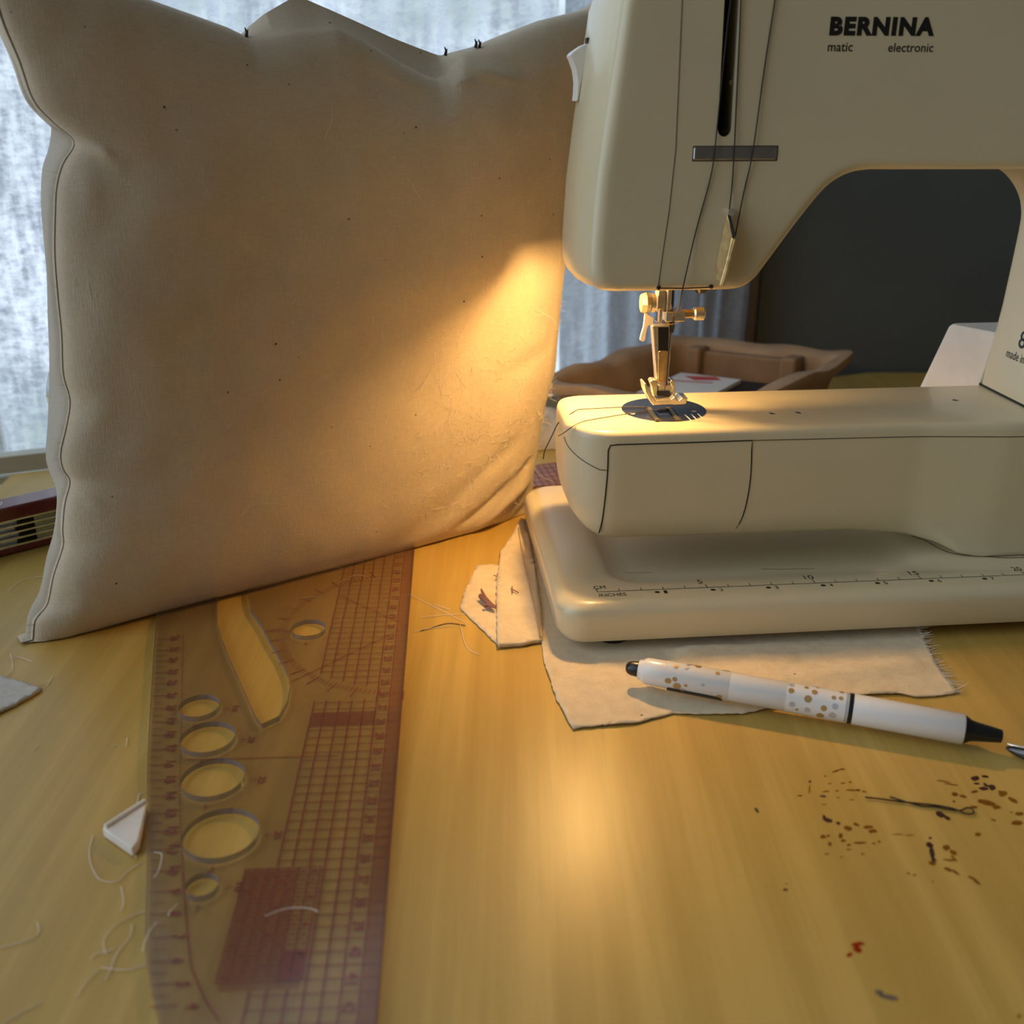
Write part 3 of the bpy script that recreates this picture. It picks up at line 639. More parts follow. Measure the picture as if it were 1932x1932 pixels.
# ------------------------------------------------------------------ pillow
AZ = math.atan2(56.45-40.25, 1.08+21.97)
PN = Vector((math.sin(AZ), -math.cos(AZ), 0)); PD = Vector((math.cos(AZ), math.sin(AZ), 0))
PP = Vector((-21.97, 40.25, 0))-PN*1.3
def pv(u, v):
    p = V(u, v, PP, AZ); return Vector(((p-PP).dot(PD), p.z))
def resample(pts, n):
    pts = [Vector(p) for p in pts]; L = [0]
    for a, b in zip(pts, pts[1:]): L.append(L[-1]+(b-a).length)
    out = []; j = 0
    for k in range(n+1):
        t = L[-1]*k/n
        while j < len(L)-2 and L[j+1] < t: j += 1
        out.append(pts[j].lerp(pts[j+1], (t-L[j])/max(1e-9, L[j+1]-L[j])))
    return out
NU = 170; NVV = 160
left_px = [(45, 1242), (60, 1210), (65, 1170), (88, 1140), (100, 1085), (118, 1030), (117, 1000), (121, 950), (131, 908), (118, 885), (113, 855), (124, 805), (131, 755), (118, 705), (115, 630), (108, 560), (102, 480), (103, 400), (106, 350), (118, 308), (140, 268), (104, 235), (62, 190), (35, 115), (5, 45), (-15, -20), (-25, -70)]
back_px = [(45, 1242), (52, 1200), (60, 1160), (80, 1120), (92, 1060), (106, 1010), (112, 960), (110, 925), (98, 895), (91, 865), (95, 800), (97, 740), (98, 680), (95, 600), (93, 520), (86, 440), (82, 380), (85, 320), (97, 280), (102, 240), (92, 225), (55, 190), (30, 115), (2, 45), (-17, -20), (-25, -70)]
right_px = [(998, 982), (1003, 940), (1004, 890), (1013, 830), (1027, 750), (1044, 690), (1048, 640), (1055, 560), (1062, 500), (1068, 400), (1078, 250), (1100, 120), (1150, 20), (1170, -20)]
topf_px = [(-25, -70), (60, -70), (160, -45), (285, 0), (370, 30), (430, 52), (463, 68), (500, 62), (545, 52), (624, 44), (660, 60), (699, 82), (750, 115), (793, 138), (820, 147), (838, 138), (850, 120), (864, 100), (905, 88), (960, 65), (1030, 38), (1110, 18), (1170, -20)]
topb_px = [(-25, -70), (60, -70), (160, -45), (285, 0), (370, 30), (430, 52), (465, 66), (480, 50), (510, 25), (560, -4), (585, -6), (640, 18), (700, 45), (750, 68), (800, 88), (835, 101), (845, 104), (870, 97), (905, 88), (960, 65), (1030, 38), (1110, 18), (1170, -20)]
def topcurve(px):                        # same parameter on both, so the stitches stay together
    pl_ = [pv(*p) for p in px]; a0 = pl_[0].x; a1 = pl_[-1].x; out = []
    for k in range(NU+1):
        a = a0+(a1-a0)*k/NU; out.append(Vector((a, polyline_at([(p.x, p.y) for p in pl_], a))))
    return out
bl0 = pv(45, 1242); br0 = pv(998, 982); bl0.y = .1; br0.y = .1
sp2 = lambda px: [Vector((q.x, q.y)) for q in spline([Vector((*pv(*p), 0)) for p in px], 4)]
Lf = resample(sp2(left_px), NVV); Lb = resample(sp2(back_px), NVV)
Rr = resample([pv(*p) for p in right_px], NVV)
Tf = topcurve(topf_px); Tb = topcurve(topb_px)
Bt = [bl0.lerp(br0, k/NU) for k in range(NU+1)]
Lf[0] = Lb[0] = Bt[0]; Rr[0] = Bt[-1]; Rr[-1] = Tf[-1]; Lf[-1] = Tf[0]; Lb[-1] = Tb[0]
CRE = []
def crease(pts, wd, amp):
    CRE.append(([pv(*p) for p in pts], wd, amp))
crease([(150, 270), (180, 285), (208, 304)], .22, .30); crease([(140, 300), (150, 350), (158, 400)], .4, .12)
crease([(140, 285), (190, 325)], .4, -.12)
crease([(140, 800), (165, 775), (182, 752)], .45, .2); crease([(130, 830), (150, 830)], .4, -.12)
crease([(128, 900), (180, 950)], .18, .12); crease([(115, 1060), (125, 1110)], .5, .25)
crease([(830, 985), (900, 930), (1000, 845)], .32, -.30); crease([(850, 1010), (930, 935), (1003, 880)], .35, .30)
crease([(700, 1045), (790, 940), (830, 880)], .6, -.18); crease([(760, 1010), (850, 900), (960, 800)], .5, -.18); crease([(650, 1040), (680, 940)], .6, .12)
crease([(900, 700), (1030, 640)], .5, -.15); crease([(880, 960), (965, 870)], .25, .15); crease([(940, 990), (1000, 930)], .3, -.2)
crease([(540, 60), (624, 52), (700, 90), (793, 146), (830, 156), (865, 152)], .18, .13); crease([(600, 100), (760, 190), (850, 185)], .6, -.10)
crease([(845, 110), (870, 130), (960, 158)], .35, .18); crease([(1000, 150), (960, 240)], .8, .18)
crease([(330, 50), (450, 75)], .6, .12)
crease([(150, 300), (220, 330), (300, 330)], 1.0, -.12); crease([(110, 420), (300, 470), (480, 470)], 1.6, -.15); crease([(130, 620), (350, 640)], 1.6, .12)
crease([(1040, 560), (1020, 660), (1000, 780)], .35, .12)
def dseg(p, a, b):
    ab = b-a; t = max(0, min(1, (p-a).dot(ab)/max(1e-9, ab.dot(ab)))); return (p-a-ab*t).length
def cre(p):
    s = 0
    for pts, wd, amp_ in CRE:
        if abs(p.x-pts[0].x) > 9 or abs(p.y-pts[0].y) > 9: continue
        d = min(dseg(p, a, b) for a, b in zip(pts, pts[1:])); e_ = min((p-pts[-1]).length, 9 if pts[0].x < 2.2 else (p-pts[0]).length)/(wd*3+.5); amp = amp_*min(1, .15+e_) if e_ < 1 else amp_; s += amp*math.exp(-(d/wd)**2)
    return s
def smooth(L, k):
    n_ = len(L)-1; return [sum((L[max(0, min(n_, i+d))] for d in range(-k, k+1)), Vector((0, 0)))/(2*k+1) if k < i < n_-k else L[0].lerp(L[-1], i/n_)*0+(L[i]) for i in range(n_+1)]
def trend(L):
    n_ = len(L)-1; out = []
    a, b = L[0], L[-1]; m_ = sum((L[i]-a.lerp(b, i/n_) for i in range(n_+1)), Vector((0, 0)))/(n_+1)
    return [a.lerp(b, i/n_)+m_*1.5*(1-(2*i/n_-1)**2) for i in range(n_+1)]
def surf(L, T, front):
    Ls = trend(L); Ts = trend(T)
    grid = []
    for j in range(NVV+1):
        v = j/NVV; row = []
        for i in range(NU+1):
            u = i/NU
            p = (Ls[j]*(1-u)+(L[j]-Ls[j])*(1-u)**10+Rr[j]*u)+(Bt[i]*(1-v)+Ts[i]*v+(T[i]-Ts[i])*v**9)-((Bt[0]*(1-u)+Bt[-1]*u)*(1-v)+(T[0]*(1-u)+T[-1]*u)*v)
            U = 2*u-1; W = 2*v-1
            prof = max(0, (1-U**4))**.55*max(0, (1-W**4 if W > 0 else 1-W**6))**(.6 if W > 0 else .5)
            edge = min(1, (1-abs(U))*9, (1-abs(W))*9)
            if front:
                d = 2.3*prof+edge*(cre(p)+.22*noise.noise(Vector((p.x*.16, p.y*.16, 3)))+.06*noise.noise(Vector((p.x*.6, p.y*.5, 9))))
                # the plane leans a little
            else:
                d = -(.75+3.0*prof+edge*.2*noise.noise(Vector((p.x*.2, p.y*.2, 20))))
            q = PP+PD*p.x+PN*d; row.append(Vector((q.x, q.y, max(.06, p.y))))
        grid.append(row)
    return grid
Lg = [p+Vector((-.12, 0)) for p in Lf]; Lg[0] = Lf[0]; Lg[-1] = Lf[-1]
Gf = surf(Lf, Tf, True); Gb = surf(Lg, Tb, False)
pil = MB(); nn = NU+1
pil.grid(lambda a, b: Gf[round(b*NVV)][round(a*NU)], NU, NVV)
pil.grid(lambda a, b: Gb[round(b*NVV)][round(a*NU)], NU, NVV)
nb = nn*(NVV+1)
def qf(a, b, c, d): pil.f.append([a, b, c, d]); pil.m.append(0)
for j in range(NVV):
    qf(j*nn, (j+1)*nn, nb+(j+1)*nn, nb+j*nn); qf(j*nn+NU, (j+1)*nn+NU, nb+(j+1)*nn+NU, nb+j*nn+NU)
for i in range(NU):
    qf(i, i+1, nb+i+1, nb+i); qf(NVV*nn+i, NVV*nn+i+1, nb+NVV*nn+i+1, nb+NVV*nn+i)
pw = thing('throw_pillow', 'large off-white muslin pillow leaning between the window and sewing machine', 'pillow', (-10, 50, 0))
pil.build('pillow_cover', MUSLIN, pw, angle=60)
def front_pt(u, v, lift=.03):             # point of the pillow front seen at a pixel
    r = ray(u, v); best = None; c = Vector((0, 0, CAMH))
    a = pv(u, v)
    for j in range(0, NVV+1, 2):
        for i in range(0, NU+1, 2):
            q = Gf[j][i]-c; t = q.dot(r)/r.dot(r); e = (q-r*t).length
            if best is None or e < best[0]: best = (e, Gf[j][i])
    return best[1]+PN*lift
fl = MB(); J = list(range(0, NVV-12))
for j in J:
    a, b = Lf[j], Lb[j]
    for q_, dz in ((a, -.12), (a.lerp(b, .5), -.35), (b if b.x < a.x-.05 else a+Vector((-.06, 0)), -.5)):
        fl.v.append(PP+PD*q_.x+PN*dz+Vector((0, 0, max(.08, q_.y))))
for k in range(len(J)-1):
    for c in range(2): fl.f.append([3*k+c, 3*k+c+1, 3*k+c+4, 3*k+c+3]); fl.m.append(0)
TM = fabric('thin_seam_muslin', (.80, .74, .66), (.70, .64, .55), weave=2100, specks=False)
_t = TM.node_tree; _p = _t.nodes['Principled BSDF']; _o = _t.nodes['Material Output']; _tl = _t.nodes.new('ShaderNodeBsdfTranslucent'); _tl.inputs[0].default_value = (.80, .76, .70, 1)
_mx = _t.nodes.new('ShaderNodeMixShader'); _mx.inputs[0].default_value = .6; _t.links.new(_p.outputs[0], _mx.inputs[1]); _t.links.new(_tl.outputs[0], _mx.inputs[2]); _t.links.new(_mx.outputs[0], _o.inputs[0])
fl.build('seam_allowance', TM, pw, recalc=False, angle=180)
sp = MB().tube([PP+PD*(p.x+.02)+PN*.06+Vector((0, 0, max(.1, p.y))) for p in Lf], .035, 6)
so = sp.build('side_seam_shade', mat('seam_shadow_tone', (.30, .24, .17), rough=.9), pw)  # thin brown tube paints the shade line along the side seam
for u, v in ((464, 66), (840, 101), (904, 87), (897, 86)):
    kn = MB(); p = V(u, v, PP+PN*.1, AZ); kn.tube([p+Vector((0, 0, -.1)), p+Vector((.05, 0, .12)), p+Vector((-.03, 0, .3))], [.09, .06, .02], 6)
    kn.tube([p, p+Vector((.12, 0, .22))], [.05, .015], 5)
    kn.build('hand_stitch_knot', THREADM, pw)
lf_ = MB(); rnd = random.Random(3)
def fibre(m, p, d, ln, r, nrm, curl=.4):
    pts = [p]; dd = d.normalized()
    for k in range(5):
        dd = (dd+Vector((rnd.uniform(-curl, curl), rnd.uniform(-curl, curl), rnd.uniform(-curl, curl)))).normalized(); pts.append(pts[-1]+dd*ln/5)
    m.tube(pts, [r, r, r, r*.8, r*.6, r*.3], 4)
for k in range(760):
    if k < 640: i = int(min(NU-2, max(2, rnd.gauss(.80, .11)*NU))); j = int(min(NVV-2, max(2, rnd.gauss(.28, .12)*NVV)))
    else: i = rnd.randint(2, NU-2); j = rnd.randint(2, NVV-2)
    p = Gf[j][i]+PN*.03; a = rnd.uniform(0, 6.28); d = PD*math.cos(a)+Vector((0, 0, 1))*math.sin(a)
    fibre(lf_, p, d+PN*.12, rnd.uniform(.18, .6) if k % 12 else rnd.uniform(.8, 1.8), .008, PN, .35)
for k in range(46):                      # along the right edge
    j = rnd.randint(8, 95); p = Gf[j][NU]; fibre(lf_, p-PD*.05, PD+Vector((0, 0, rnd.uniform(-.8, .8)))+PN*rnd.uniform(-.2, .5), rnd.uniform(.25, .7), .008, PN, .3)
for k in range(24):
    j = rnd.randint(2, 120); p = Gf[j][0]; fibre(lf_, p, -PD+Vector((0, 0, rnd.uniform(-.8, .8)))+PN*.4, rnd.uniform(.2, .6), .007, PN, .3)
for pts in ([(1033, 718), (1040, 720), (1041, 731), (1034, 733), (1028, 742)], [(1026, 740), (1035, 734), (1041, 742), (1034, 748), (1043, 745), (1038, 752), (1050, 757)], [(1012, 790), (1024, 795), (1040, 801)], [(1008, 880), (1014, 892), (1030, 903), (1045, 909)]):
    lf_.tube(spline([V(u, v, PP+PN*.3, AZ) for u, v in pts], 5), .014, 5)
lo_ = lf_.build('lint_fuzz', LINTM, pw, recalc=False); lo_['kind'] = 'stuff'

# ------------------------------------------------------------------ pattern ruler (s along, t leftwards)
R0 = Vector((-5.19, 48.13, 0)); RD = Vector((.0553, -.9985, 0)); RN = Vector((-.9985, -.0553, 0))
def RW(s, t, z): p = R0+RD*(s-15)+RN*t; return Vector((p.x, p.y, z))
def RP(u, v): q = G(u, v, .15)-R0; return (15+q.dot(RD), q.dot(RN))
ru = thing('pattern_ruler', 'clear plastic pattern ruler with red grid, numbers and round cut-outs', 'ruler', RW(30, 4, 0))
edge_l = [(2, 15.2), (8, 14.4), (14, 13.1), (20.7, 11.68), (26, 10.45), (30, 9.5), (33, 8.72), (36.4, 7.8), (38.3, 7.33), (40, 6.87), (41.2, 6.4), (42.5, 5.85), (45, 4.6), (48, 3.1), (51, 1.7), (53, .9)]
outer = [(2, 0), (53.5, 0)]+[(p.x, p.y) for p in reversed(spline([Vector((a, b, 0)) for a, b in edge_l], 4))]
HOL = [(20.41, 4.67, .80), (26.85, 8.28, .82), (29.1, 7.45, 1.04), (31.69, 6.7, 1.14), (34.8, 5.77, 1.27), (37.26, 5.86, .52)]
slot = [RP(*p) for p in [(473, 1154), (492, 1181), (515, 1224), (532, 1253), (544, 1279), (547, 1302), (543, 1328), (527, 1357), (495, 1372), (483, 1357), (463, 1311), (434, 1247), (419, 1209), (411, 1178)]]+[(17, 9.6), (14, 9.9), (13, 9.4), (15, 8.6)]
cu = bpy.data.curves.new('rc', 'CURVE'); cu.dimensions = '2D'; cu.fill_mode = 'BOTH'; cu.extrude = .12
def addsp(pts):
    sp_ = cu.splines.new('POLY'); sp_.points.add(len(pts)-1); sp_.use_cyclic_u = True
    for k, (a, b) in enumerate(pts): q = RW(a, b, 0); sp_.points[k].co = (q.x, q.y, 0, 1)
addsp(outer); addsp(slot)
for a, b, r in HOL: addsp([(a+r*math.cos(2*math.pi*k/40), b+r*math.sin(2*math.pi*k/40)) for k in range(40)])
co = bpy.data.objects.new('rc', cu); COL.objects.link(co)
dg = bpy.context.evaluated_depsgraph_get(); dg.update(); rme = bpy.data.meshes.new_from_object(co.evaluated_get(dg)); bpy.data.objects.remove(co)
rm = MB(); rm.v = [p.co+Vector((0, 0, .19)) for p in rme.vertices]
for p in rme.polygons: rm.f.append(list(p.vertices)); rm.m.append(0 if abs(p.normal.z) > .5 else 1)
rm.build('ruler_plate', [PLASTIC, EDGE], ru, angle=30)
pr = MB(); ZR = .045
def rl(a, b, wd): pr.line([RW(*a, ZR), RW(*b, ZR)], wd)
ts = [.04, .55, 1.085, 1.6, 2.12, 2.63, 3.18, 3.67]
for t in ts:
    stop = 20+math.sqrt(max(0, 5.55**2-t*t)) if t > 1.3 else 26.2
    if t < .1: rl((3, t), (52.8, t), .07)
    elif t < 1.3: rl((3, t), (50, t), .055)
    else:
        rl((8, t), (min(stop, 25.9), t), .05); rl((26.35, t), (36.3 if t > 2.2 else 47, t), .055)
for t in (2.63, 3.18, 3.67): rl((41.3, t), (46, t), .06)
sv = 3.0
while sv < 50:
    lo_t = 1.085; hi = 3.67
    if sv > 24.1 and sv < 26.3: hi = max(1.085, math.sqrt(max(0, 5.55**2-(sv-20)**2))) if sv-20 < 5.5 else 1.085
    if 36.3 < sv < 41.2: hi = 2.2
    if sv > 45: hi = 2.6
    if hi > 1.2: rl((sv, lo_t), (sv, hi), .035)
    rl((sv, 0), (sv, .55), .04)
    if abs(sv-round(sv)) > .2: rl((sv, .55), (sv, 1.085), .03)
    sv += .5
sv = 8.0
while sv < 50:
    rl((sv, .02), (sv, .36), .014); sv += .1
t = 1.1
while t < 3.66: rl((27.27, t), (28.2, t), .028); t += .1
for q in (27.27, 27.73, 28.2): rl((q, 1.085), (q, 3.67), .04)
t = .02
while t < .6: rl((27.3, t), (28.2, t), .02); t += .1
rl((20, .04), RP(547, 1283), .04); rl((20, .04), RP(643, 1121), .04)
for k in range(0, 91):
    a = math.radians(k*2-0); r0 = 5.75; r1 = 6.1 if k % 5 else 6.5
    if k*2 > 160: continue
    rl((20+r0*math.cos(a), r0*math.sin(a)), (20+r1*math.cos(a), r1*math.sin(a)), .035 if k % 5 else .055)
rl(RP(500, 1187), RP(556, 1187), .04)
dl = [RP(*p) for p in [(345, 1195), (343, 1300), (340, 1430), (338, 1500), (344, 1640), (352, 1750), (360, 1820), (385, 1880), (420, 1932)]]
dd = resample([Vector((a, b)) for a, b in dl], 110)
for k in range(0, 109, 1):
    if k < 78: a = dd[k]; b = dd[k].lerp(dd[k+1], .5)
    else: a, b = dd[k], dd[k+1]
    rl((a.x, a.y), (b.x, b.y), .05)
lab = [(1200, 329, 26), (1221, 328, 25), (1241, 326, 24), (1263, 325, 23), (1284, 324, 22), (1307, 323, 21), (1331, 322, 20), (1356, 321, 19), (1381, 320, 18), (1408, 320, 17), (1437, 320, 16), (1466, 320, 15), (1496, 321, 14), (1529, 322, 13), (1562, 323, 12), (1597, 326, 11), (1637, 327, 10), (1676, 328, 9), (1718, 330, 8), (1762, 336, 7), (1807, 335, 6), (1851, 344, 5), (1892, 363, 4)]
nm = MB()
def num(s, t, tx, sz=.36):
    w_ = .2*len(tx)+.02*(len(tx)-1)
    put_text(nm, tx, lambda a, b: RW(s-w_/2+a*w_, t+sz/2-b*sz, ZR), bold=.03)
for k, (v, u, n_) in enumerate(lab):
    s, t = RP(u, v); num(s, t, str(n_), .38)
    e0 = RP(294-(v-1200)*.055 if v < 1480 else 283, v+2); rl(e0, (e0[0]-.02, e0[1]-.75), .04)
    if k < len(lab)-1:
        v2 = (v+lab[k+1][0])/2; e0 = RP(294-(v2-1200)*.055 if v2 < 1480 else 283, v2+2); rl(e0, (e0[0], e0[1]-.45), .028)
for i in range(10, 46): num(i+.02, .82, str(i))
for a, b, r in HOL:
    rl((a-r-.12, b), (a-r-.42, b), .04); rl((a+r+.1, b), (a+r+.38, b), .045)
for a, b, r in HOL[1:]:
    rl((a-.1, b-r-.15), (a-.12, b-r-.4), .035); num(a-.1, b-r-.6, '%d' % int(r*20), .25)
    rl((a+.1, b+r+.12), (a+.12, b+r+.4), .03)
rl(RP(347, 1429), RP(636, 1421), .045)
bs0, bs1, bt0, bt1 = 36.35, 41.0, 2.25, 4.68
for k in range(8): t = bt0+(bt1-bt0)*(k/7); rl((bs0, t), (bs1, t), .05)
for k in range(13): s = bs0+(bs1-bs0)*k/12; rl((s, bt0), (s, bt1), .035)
for i in range(12):
    for j in range(7):
        s = bs0+(bs1-bs0)*(i+.5)/12; t = bt0+(bt1-bt0)*(j+.5)/7
        put_text(nm, str((i*3+j*5) % 9+1), lambda a, b: RW(s-.06+a*.12, t+.1-b*.2, ZR), bold=.02)
pr.add([RW(*q, ZR) for q in ((39.9, 2.3), (39.9, 2.95), (41.0, 2.95), (41.0, 2.3))], [(0, 1, 2, 3)])
pr.build('red_grid_print', RED, ru, recalc=False); nm.build('red_numerals', RED, ru, recalc=False)
tn = MB(); zt = .035
for q in (((bs0, 2.95), (bs0, bt1), (41.3, bt1-.1), (41.3, 2.3), (39.9, 2.3), (39.9, 2.95)), ((5, .02), (5, .5), (52, .5), (52, .02)), ((27.27, 1.1), (27.27, 3.67), (28.2, 3.67), (28.2, 1.1))):
    tn.add([RW(a, b, zt) for a, b in q], [tuple(range(len(q)))])
tn.build('red_tint_print', REDT, ru, recalc=False)

# second, reddish ruler piece behind the pillow
q = [G(*p, .1) for p in ((980, 885), (1100, 868), (1140, 912), (1000, 921))]
r2 = thing('red_ruler', 'reddish cross-hatched ruler lying behind the back corner of the machine base', 'ruler', (G(1040, 893)))
MB().prism([Vector((p.x, p.y, .05)) for p in q], (0, 0, .15)).build('ruler_plate', mat('reddish_brown_ruler', (.34, .13, .07), rough=.35, var=.15, vscale=60), r2)
m = MB()
for k in range(12):
    a = q[0].lerp(q[1], k/11); b = q[3].lerp(q[2], k/11); a.z = b.z = .212; m.line([a, b], .06)
for k in range(6):
    a = q[0].lerp(q[3], k/5); b = q[1].lerp(q[2], k/5); a.z = b.z = .212; m.line([a, b], .06)
m.build('hatched_print', mat('dark_red_lines', (.10, .02, .015)), r2, recalc=False)

# ------------------------------------------------------------------ fabric scraps
def scrap(name, px, z, label, hf, mat_=MUSLIN2, step=.28, thick=.05, org=None, cat='fabric scrap', jag=.03):
    pts = [G(u, v, z) for u, v in px]; P2 = []
    for i, a in enumerate(pts):
        b = pts[(i+1) % len(pts)]; n_ = max(1, int((b-a).length/.18))
        for k in range(n_): p = a.lerp(b, k/n_); P2.append(Vector((p.x+rnd.uniform(-jag, jag), p.y+rnd.uniform(-jag, jag), 0)))
    bm = bmesh.new(); vs = [bm.verts.new(p) for p in P2]; f_ = bm.faces.new(vs)
    x0 = min(p.x for p in P2); x1 = max(p.x for p in P2); y0 = min(p.y for p in P2); y1 = max(p.y for p in P2)
    x = x0+step
    while x < x1: bmesh.ops.bisect_plane(bm, geom=bm.verts[:]+bm.edges[:]+bm.faces[:], plane_co=(x, 0, 0), plane_no=(1, 0, 0)); x += step
    y = y0+step
    while y < y1: bmesh.ops.bisect_plane(bm, geom=bm.verts[:]+bm.edges[:]+bm.faces[:], plane_co=(0, y, 0), plane_no=(0, 1, 0)); y += step
    m = MB(); m.v = [Vector((p.co.x, p.co.y, z+hf(p.co.x, p.co.y))) for p in bm.verts]
    bm.verts.index_update(); m.f = [[q.index for q in fc.verts] for fc in bm.faces]; m.m = [0]*len(m.f); bm.free()
    o = org if org else (pts[0].x, pts[0].y, 0)
    ob = m.build(name, mat_, org=o, angle=180)
    md = ob.modifiers.new('thickness', 'SOLIDIFY'); md.thickness = thick*S; md.offset = -1
    # make the surface face upward
    if ob.data.polygons[0].normal.z < 0: ob.data.flip_normals()
    return tag(ob, label, cat)
big = [(978, 985), (988, 1010), (1006, 1090), (1020, 1180), (1026, 1250), (1050, 1322), (1080, 1378), (1140, 1372), (1200, 1367), (1270, 1349), (1335, 1351), (1400, 1350), (1460, 1338), (1520, 1326), (1640, 1314), (1690, 1312), (1730, 1318), (1770, 1316), (1808, 1309), (1778, 1275), (1752, 1230), (1735, 1190), (1722, 1168), (1650, 1172), (1560, 1160), (1400, 1150), (1200, 1100), (1060, 990)]
fa, fb = G(1020, 1240), G(1700, 1180)
def hbig(x, y):
    p = Vector((x, y, 0)); h = .12
    a = G(1130, 1240); b = G(1380, 1205); h += .30*math.exp(-(dseg(p, G(1060, 1255), G(1340, 1215))/.9)**2)*0
    r_ = dseg(p, G(1300, 1222), G(1720, 1178)); h += .55*math.exp(-(r_/.8)**2)
    r_ = dseg(p, G(1480, 1290), G(1720, 1262)); h += .22*math.exp(-(r_/.6)**2)
    r_ = dseg(p, G(1100, 1290), G(1450, 1262)); h += .12*math.exp(-(r_/.9)**2)
    h += .05*noise.noise(Vector((x*.8, y*.8, 1)))+.05*max(0, noise.noise(Vector((x*1.5, y*.7, 5))))
    l = loc(p)
    if l.y > -1.6: h = h*max(0, min(1, (-1.2-l.y)/.5))+.12*(1-max(0, min(1, (-1.2-l.y)/.5)))
    return max(.07, h)
scrap('fabric_scrap', big, 0, 'large frayed muslin scrap under the machine base and pen', hbig)
fr_ = MB()
ra = [(1722, 1168), (1735, 1190), (1752, 1230), (1778, 1275), (1808, 1309)]
rpts = resample([G(u, v, .12) for u, v in ra], 60)
for p in rpts:
    z = .06+hbig(p.x, p.y); fibre(fr_, Vector((p.x-.1, p.y, z)), Vector((1, rnd.uniform(-.1, .45), rnd.uniform(-.15, .1))), rnd.uniform(.35, .75), .014, PN, .18)
fringe = fr_.build('frayed_edge', LINTM, recalc=False, org=(G(978, 985).x, G(978, 985).y, 0)); fringe['kind'] = 'stuff'
fringe.parent = bpy.data.objects['fabric_scrap']; fringe.location = (0, 0, 0)
scrap('fabric_scrap', [(900, 1068), (932, 1066), (946, 1068), (948, 1218), (938, 1217), (868, 1149), (875, 1122)], .02, 'small pointed muslin scrap, leftmost beneath the folded strip', lambda x, y: .06+.05*max(0, noise.noise(Vector((x, y, 2)))))
strip = scrap('folded_fabric_strip', [(985, 975), (965, 1012), (945, 1040), (937, 1100), (937, 1150), (939, 1218), (985, 1214), (1023, 1207), (1021, 1150), (1012, 1090), (1000, 1020)], .2, 'folded muslin strip beside the machine base, under the pillow corner', lambda x, y: .05*noise.noise(Vector((x*1.2, y*.6, 4)))+.05, thick=.18)
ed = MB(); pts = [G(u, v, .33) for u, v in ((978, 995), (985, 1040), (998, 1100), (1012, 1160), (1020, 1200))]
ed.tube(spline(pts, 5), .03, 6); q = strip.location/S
eo = ed.build('fold_shade_tube', mat('shaded_fold_edge', (.50, .36, .24), rough=.9, var=.1), org=q); eo.parent = strip; eo.location = (0, 0, 0)  # tube darker than the muslin, the fold's shade put into its colour
tw = MB()
for px in ([(935, 1144), (925, 1138), (914, 1128), (908, 1112)], [(936, 1146), (922, 1140), (906, 1124)], [(936, 1148), (920, 1142), (914, 1143)]):
    tw.tube([G(u, v, .32) for u, v in px], [.03, .08, .12, .05], 6)
for px in ([(932, 1085), (937, 1088), (939, 1082)], [(966, 1106), (967, 1118)], [(964, 1110), (978, 1118)]): tw.tube([G(u, v, .36) for u, v in px], .03, 5)
tag(tw.build('thread_clippings', mat('brownish_pink_thread', (.30, .14, .12), rough=.9, var=.2), org=G(930, 1140)), 'brownish pink thread clippings lying on the pointed scrap', 'thread clippings', kind='stuff')
scrap('fabric_scrap', [(-40, 1270), (0, 1279), (40, 1290), (80, 1303), (30, 1333), (0, 1347), (-40, 1365)], .02, 'pale grey-white fabric corner at the left edge below the pillow tip', lambda x, y: .14+.04*noise.noise(Vector((x, y, 2))), mat_=fabric('grey_white_fabric', (.62, .60, .55), (.5, .48, .43)), thick=.12)
# rumpled white cloth near the tray
cl = MB(); c0 = G(1030, 845, 0)
def lump(a, b):
    th = a*2*math.pi; ph = b*math.pi*.5; r = 1+.12*noise.noise(Vector((math.cos(th)*2, math.sin(th)*2, b*3)))
    return Vector((c0.x-.6+3.2*r*math.cos(th)*math.cos(ph), c0.y+2.2+2.9*r*math.sin(th)*math.cos(ph), .05+2.1*r*math.sin(ph)**.8))
cl.grid(lump, 48, 16)
tag(cl.build('white_cloth', fabric('rumpled_white_cotton', (.66, .60, .50), (.55, .5, .42)), org=(c0.x, c0.y+2, 0), angle=180, weld=True), 'rumpled off-white cloth bundle between pillow edge and brown tray', 'cloth')

# ------------------------------------------------------------------ tailor's chalk
ch = thing('tailors_chalk', 'white triangular piece of chalk with raised rim left of the ruler', 'chalk', G(245, 1565))
tri = [G(u, v, .3) for u, v in ((193, 1566), (279, 1514), (262, 1590), (251, 1604), (246, 1603))]
tri = [Vector((p.x, p.y, .02)) for p in tri]
MB().prism(tri, (0, 0, .38)).build('chalk_body', CHALK, ch, bevel=.06)
r_ = MB().tube([tri[0]+Vector((.12, 0, .42)), tri[1]+Vector((-.05, -.1, .42))], .09, 8); r_.build('raised_rim', CHALK, ch)

# ------------------------------------------------------------------ pen
pa = G(1176, 1256, 0); pb_ = G(1892, 1388, 0)
A = G(1205, 1263, 1.0); B = G(1818, 1376, .78); ax = (B-A).normalized()
pen = thing('pen', 'white gold-dotted capped pen lying across the muslin scrap', 'pen', (A+B)/2-Vector((0, 0, .8)))
L_ = (B-A).length; side = ax.cross(Vector((0, 0, 1))).normalized(); upv = side.cross(ax).normalized()
def pp(t, ang, r): return A+ax*t+(side*math.sin(ang)+upv*math.cos(ang))*r
def plathe(segs): m_ = MB(); m_.tube([A+ax*t for t, r in segs], [r for t, r in segs], 32); return m_
RB = .60
t1 = 1.2/13.4*L_; 
plathe([(0, .36), (.02, .42), (.18, .44), (.22, .5), (.34, .56), (1.15, .57)]).build('end_sleeve', PEN, pen, angle=50)
plathe([(-.55, .06), (-.53, .16), (-.45, .25), (-.3, .31), (0, .33), (.05, .33)]).build('black_eraser_tip', BLACKP, pen, angle=60)
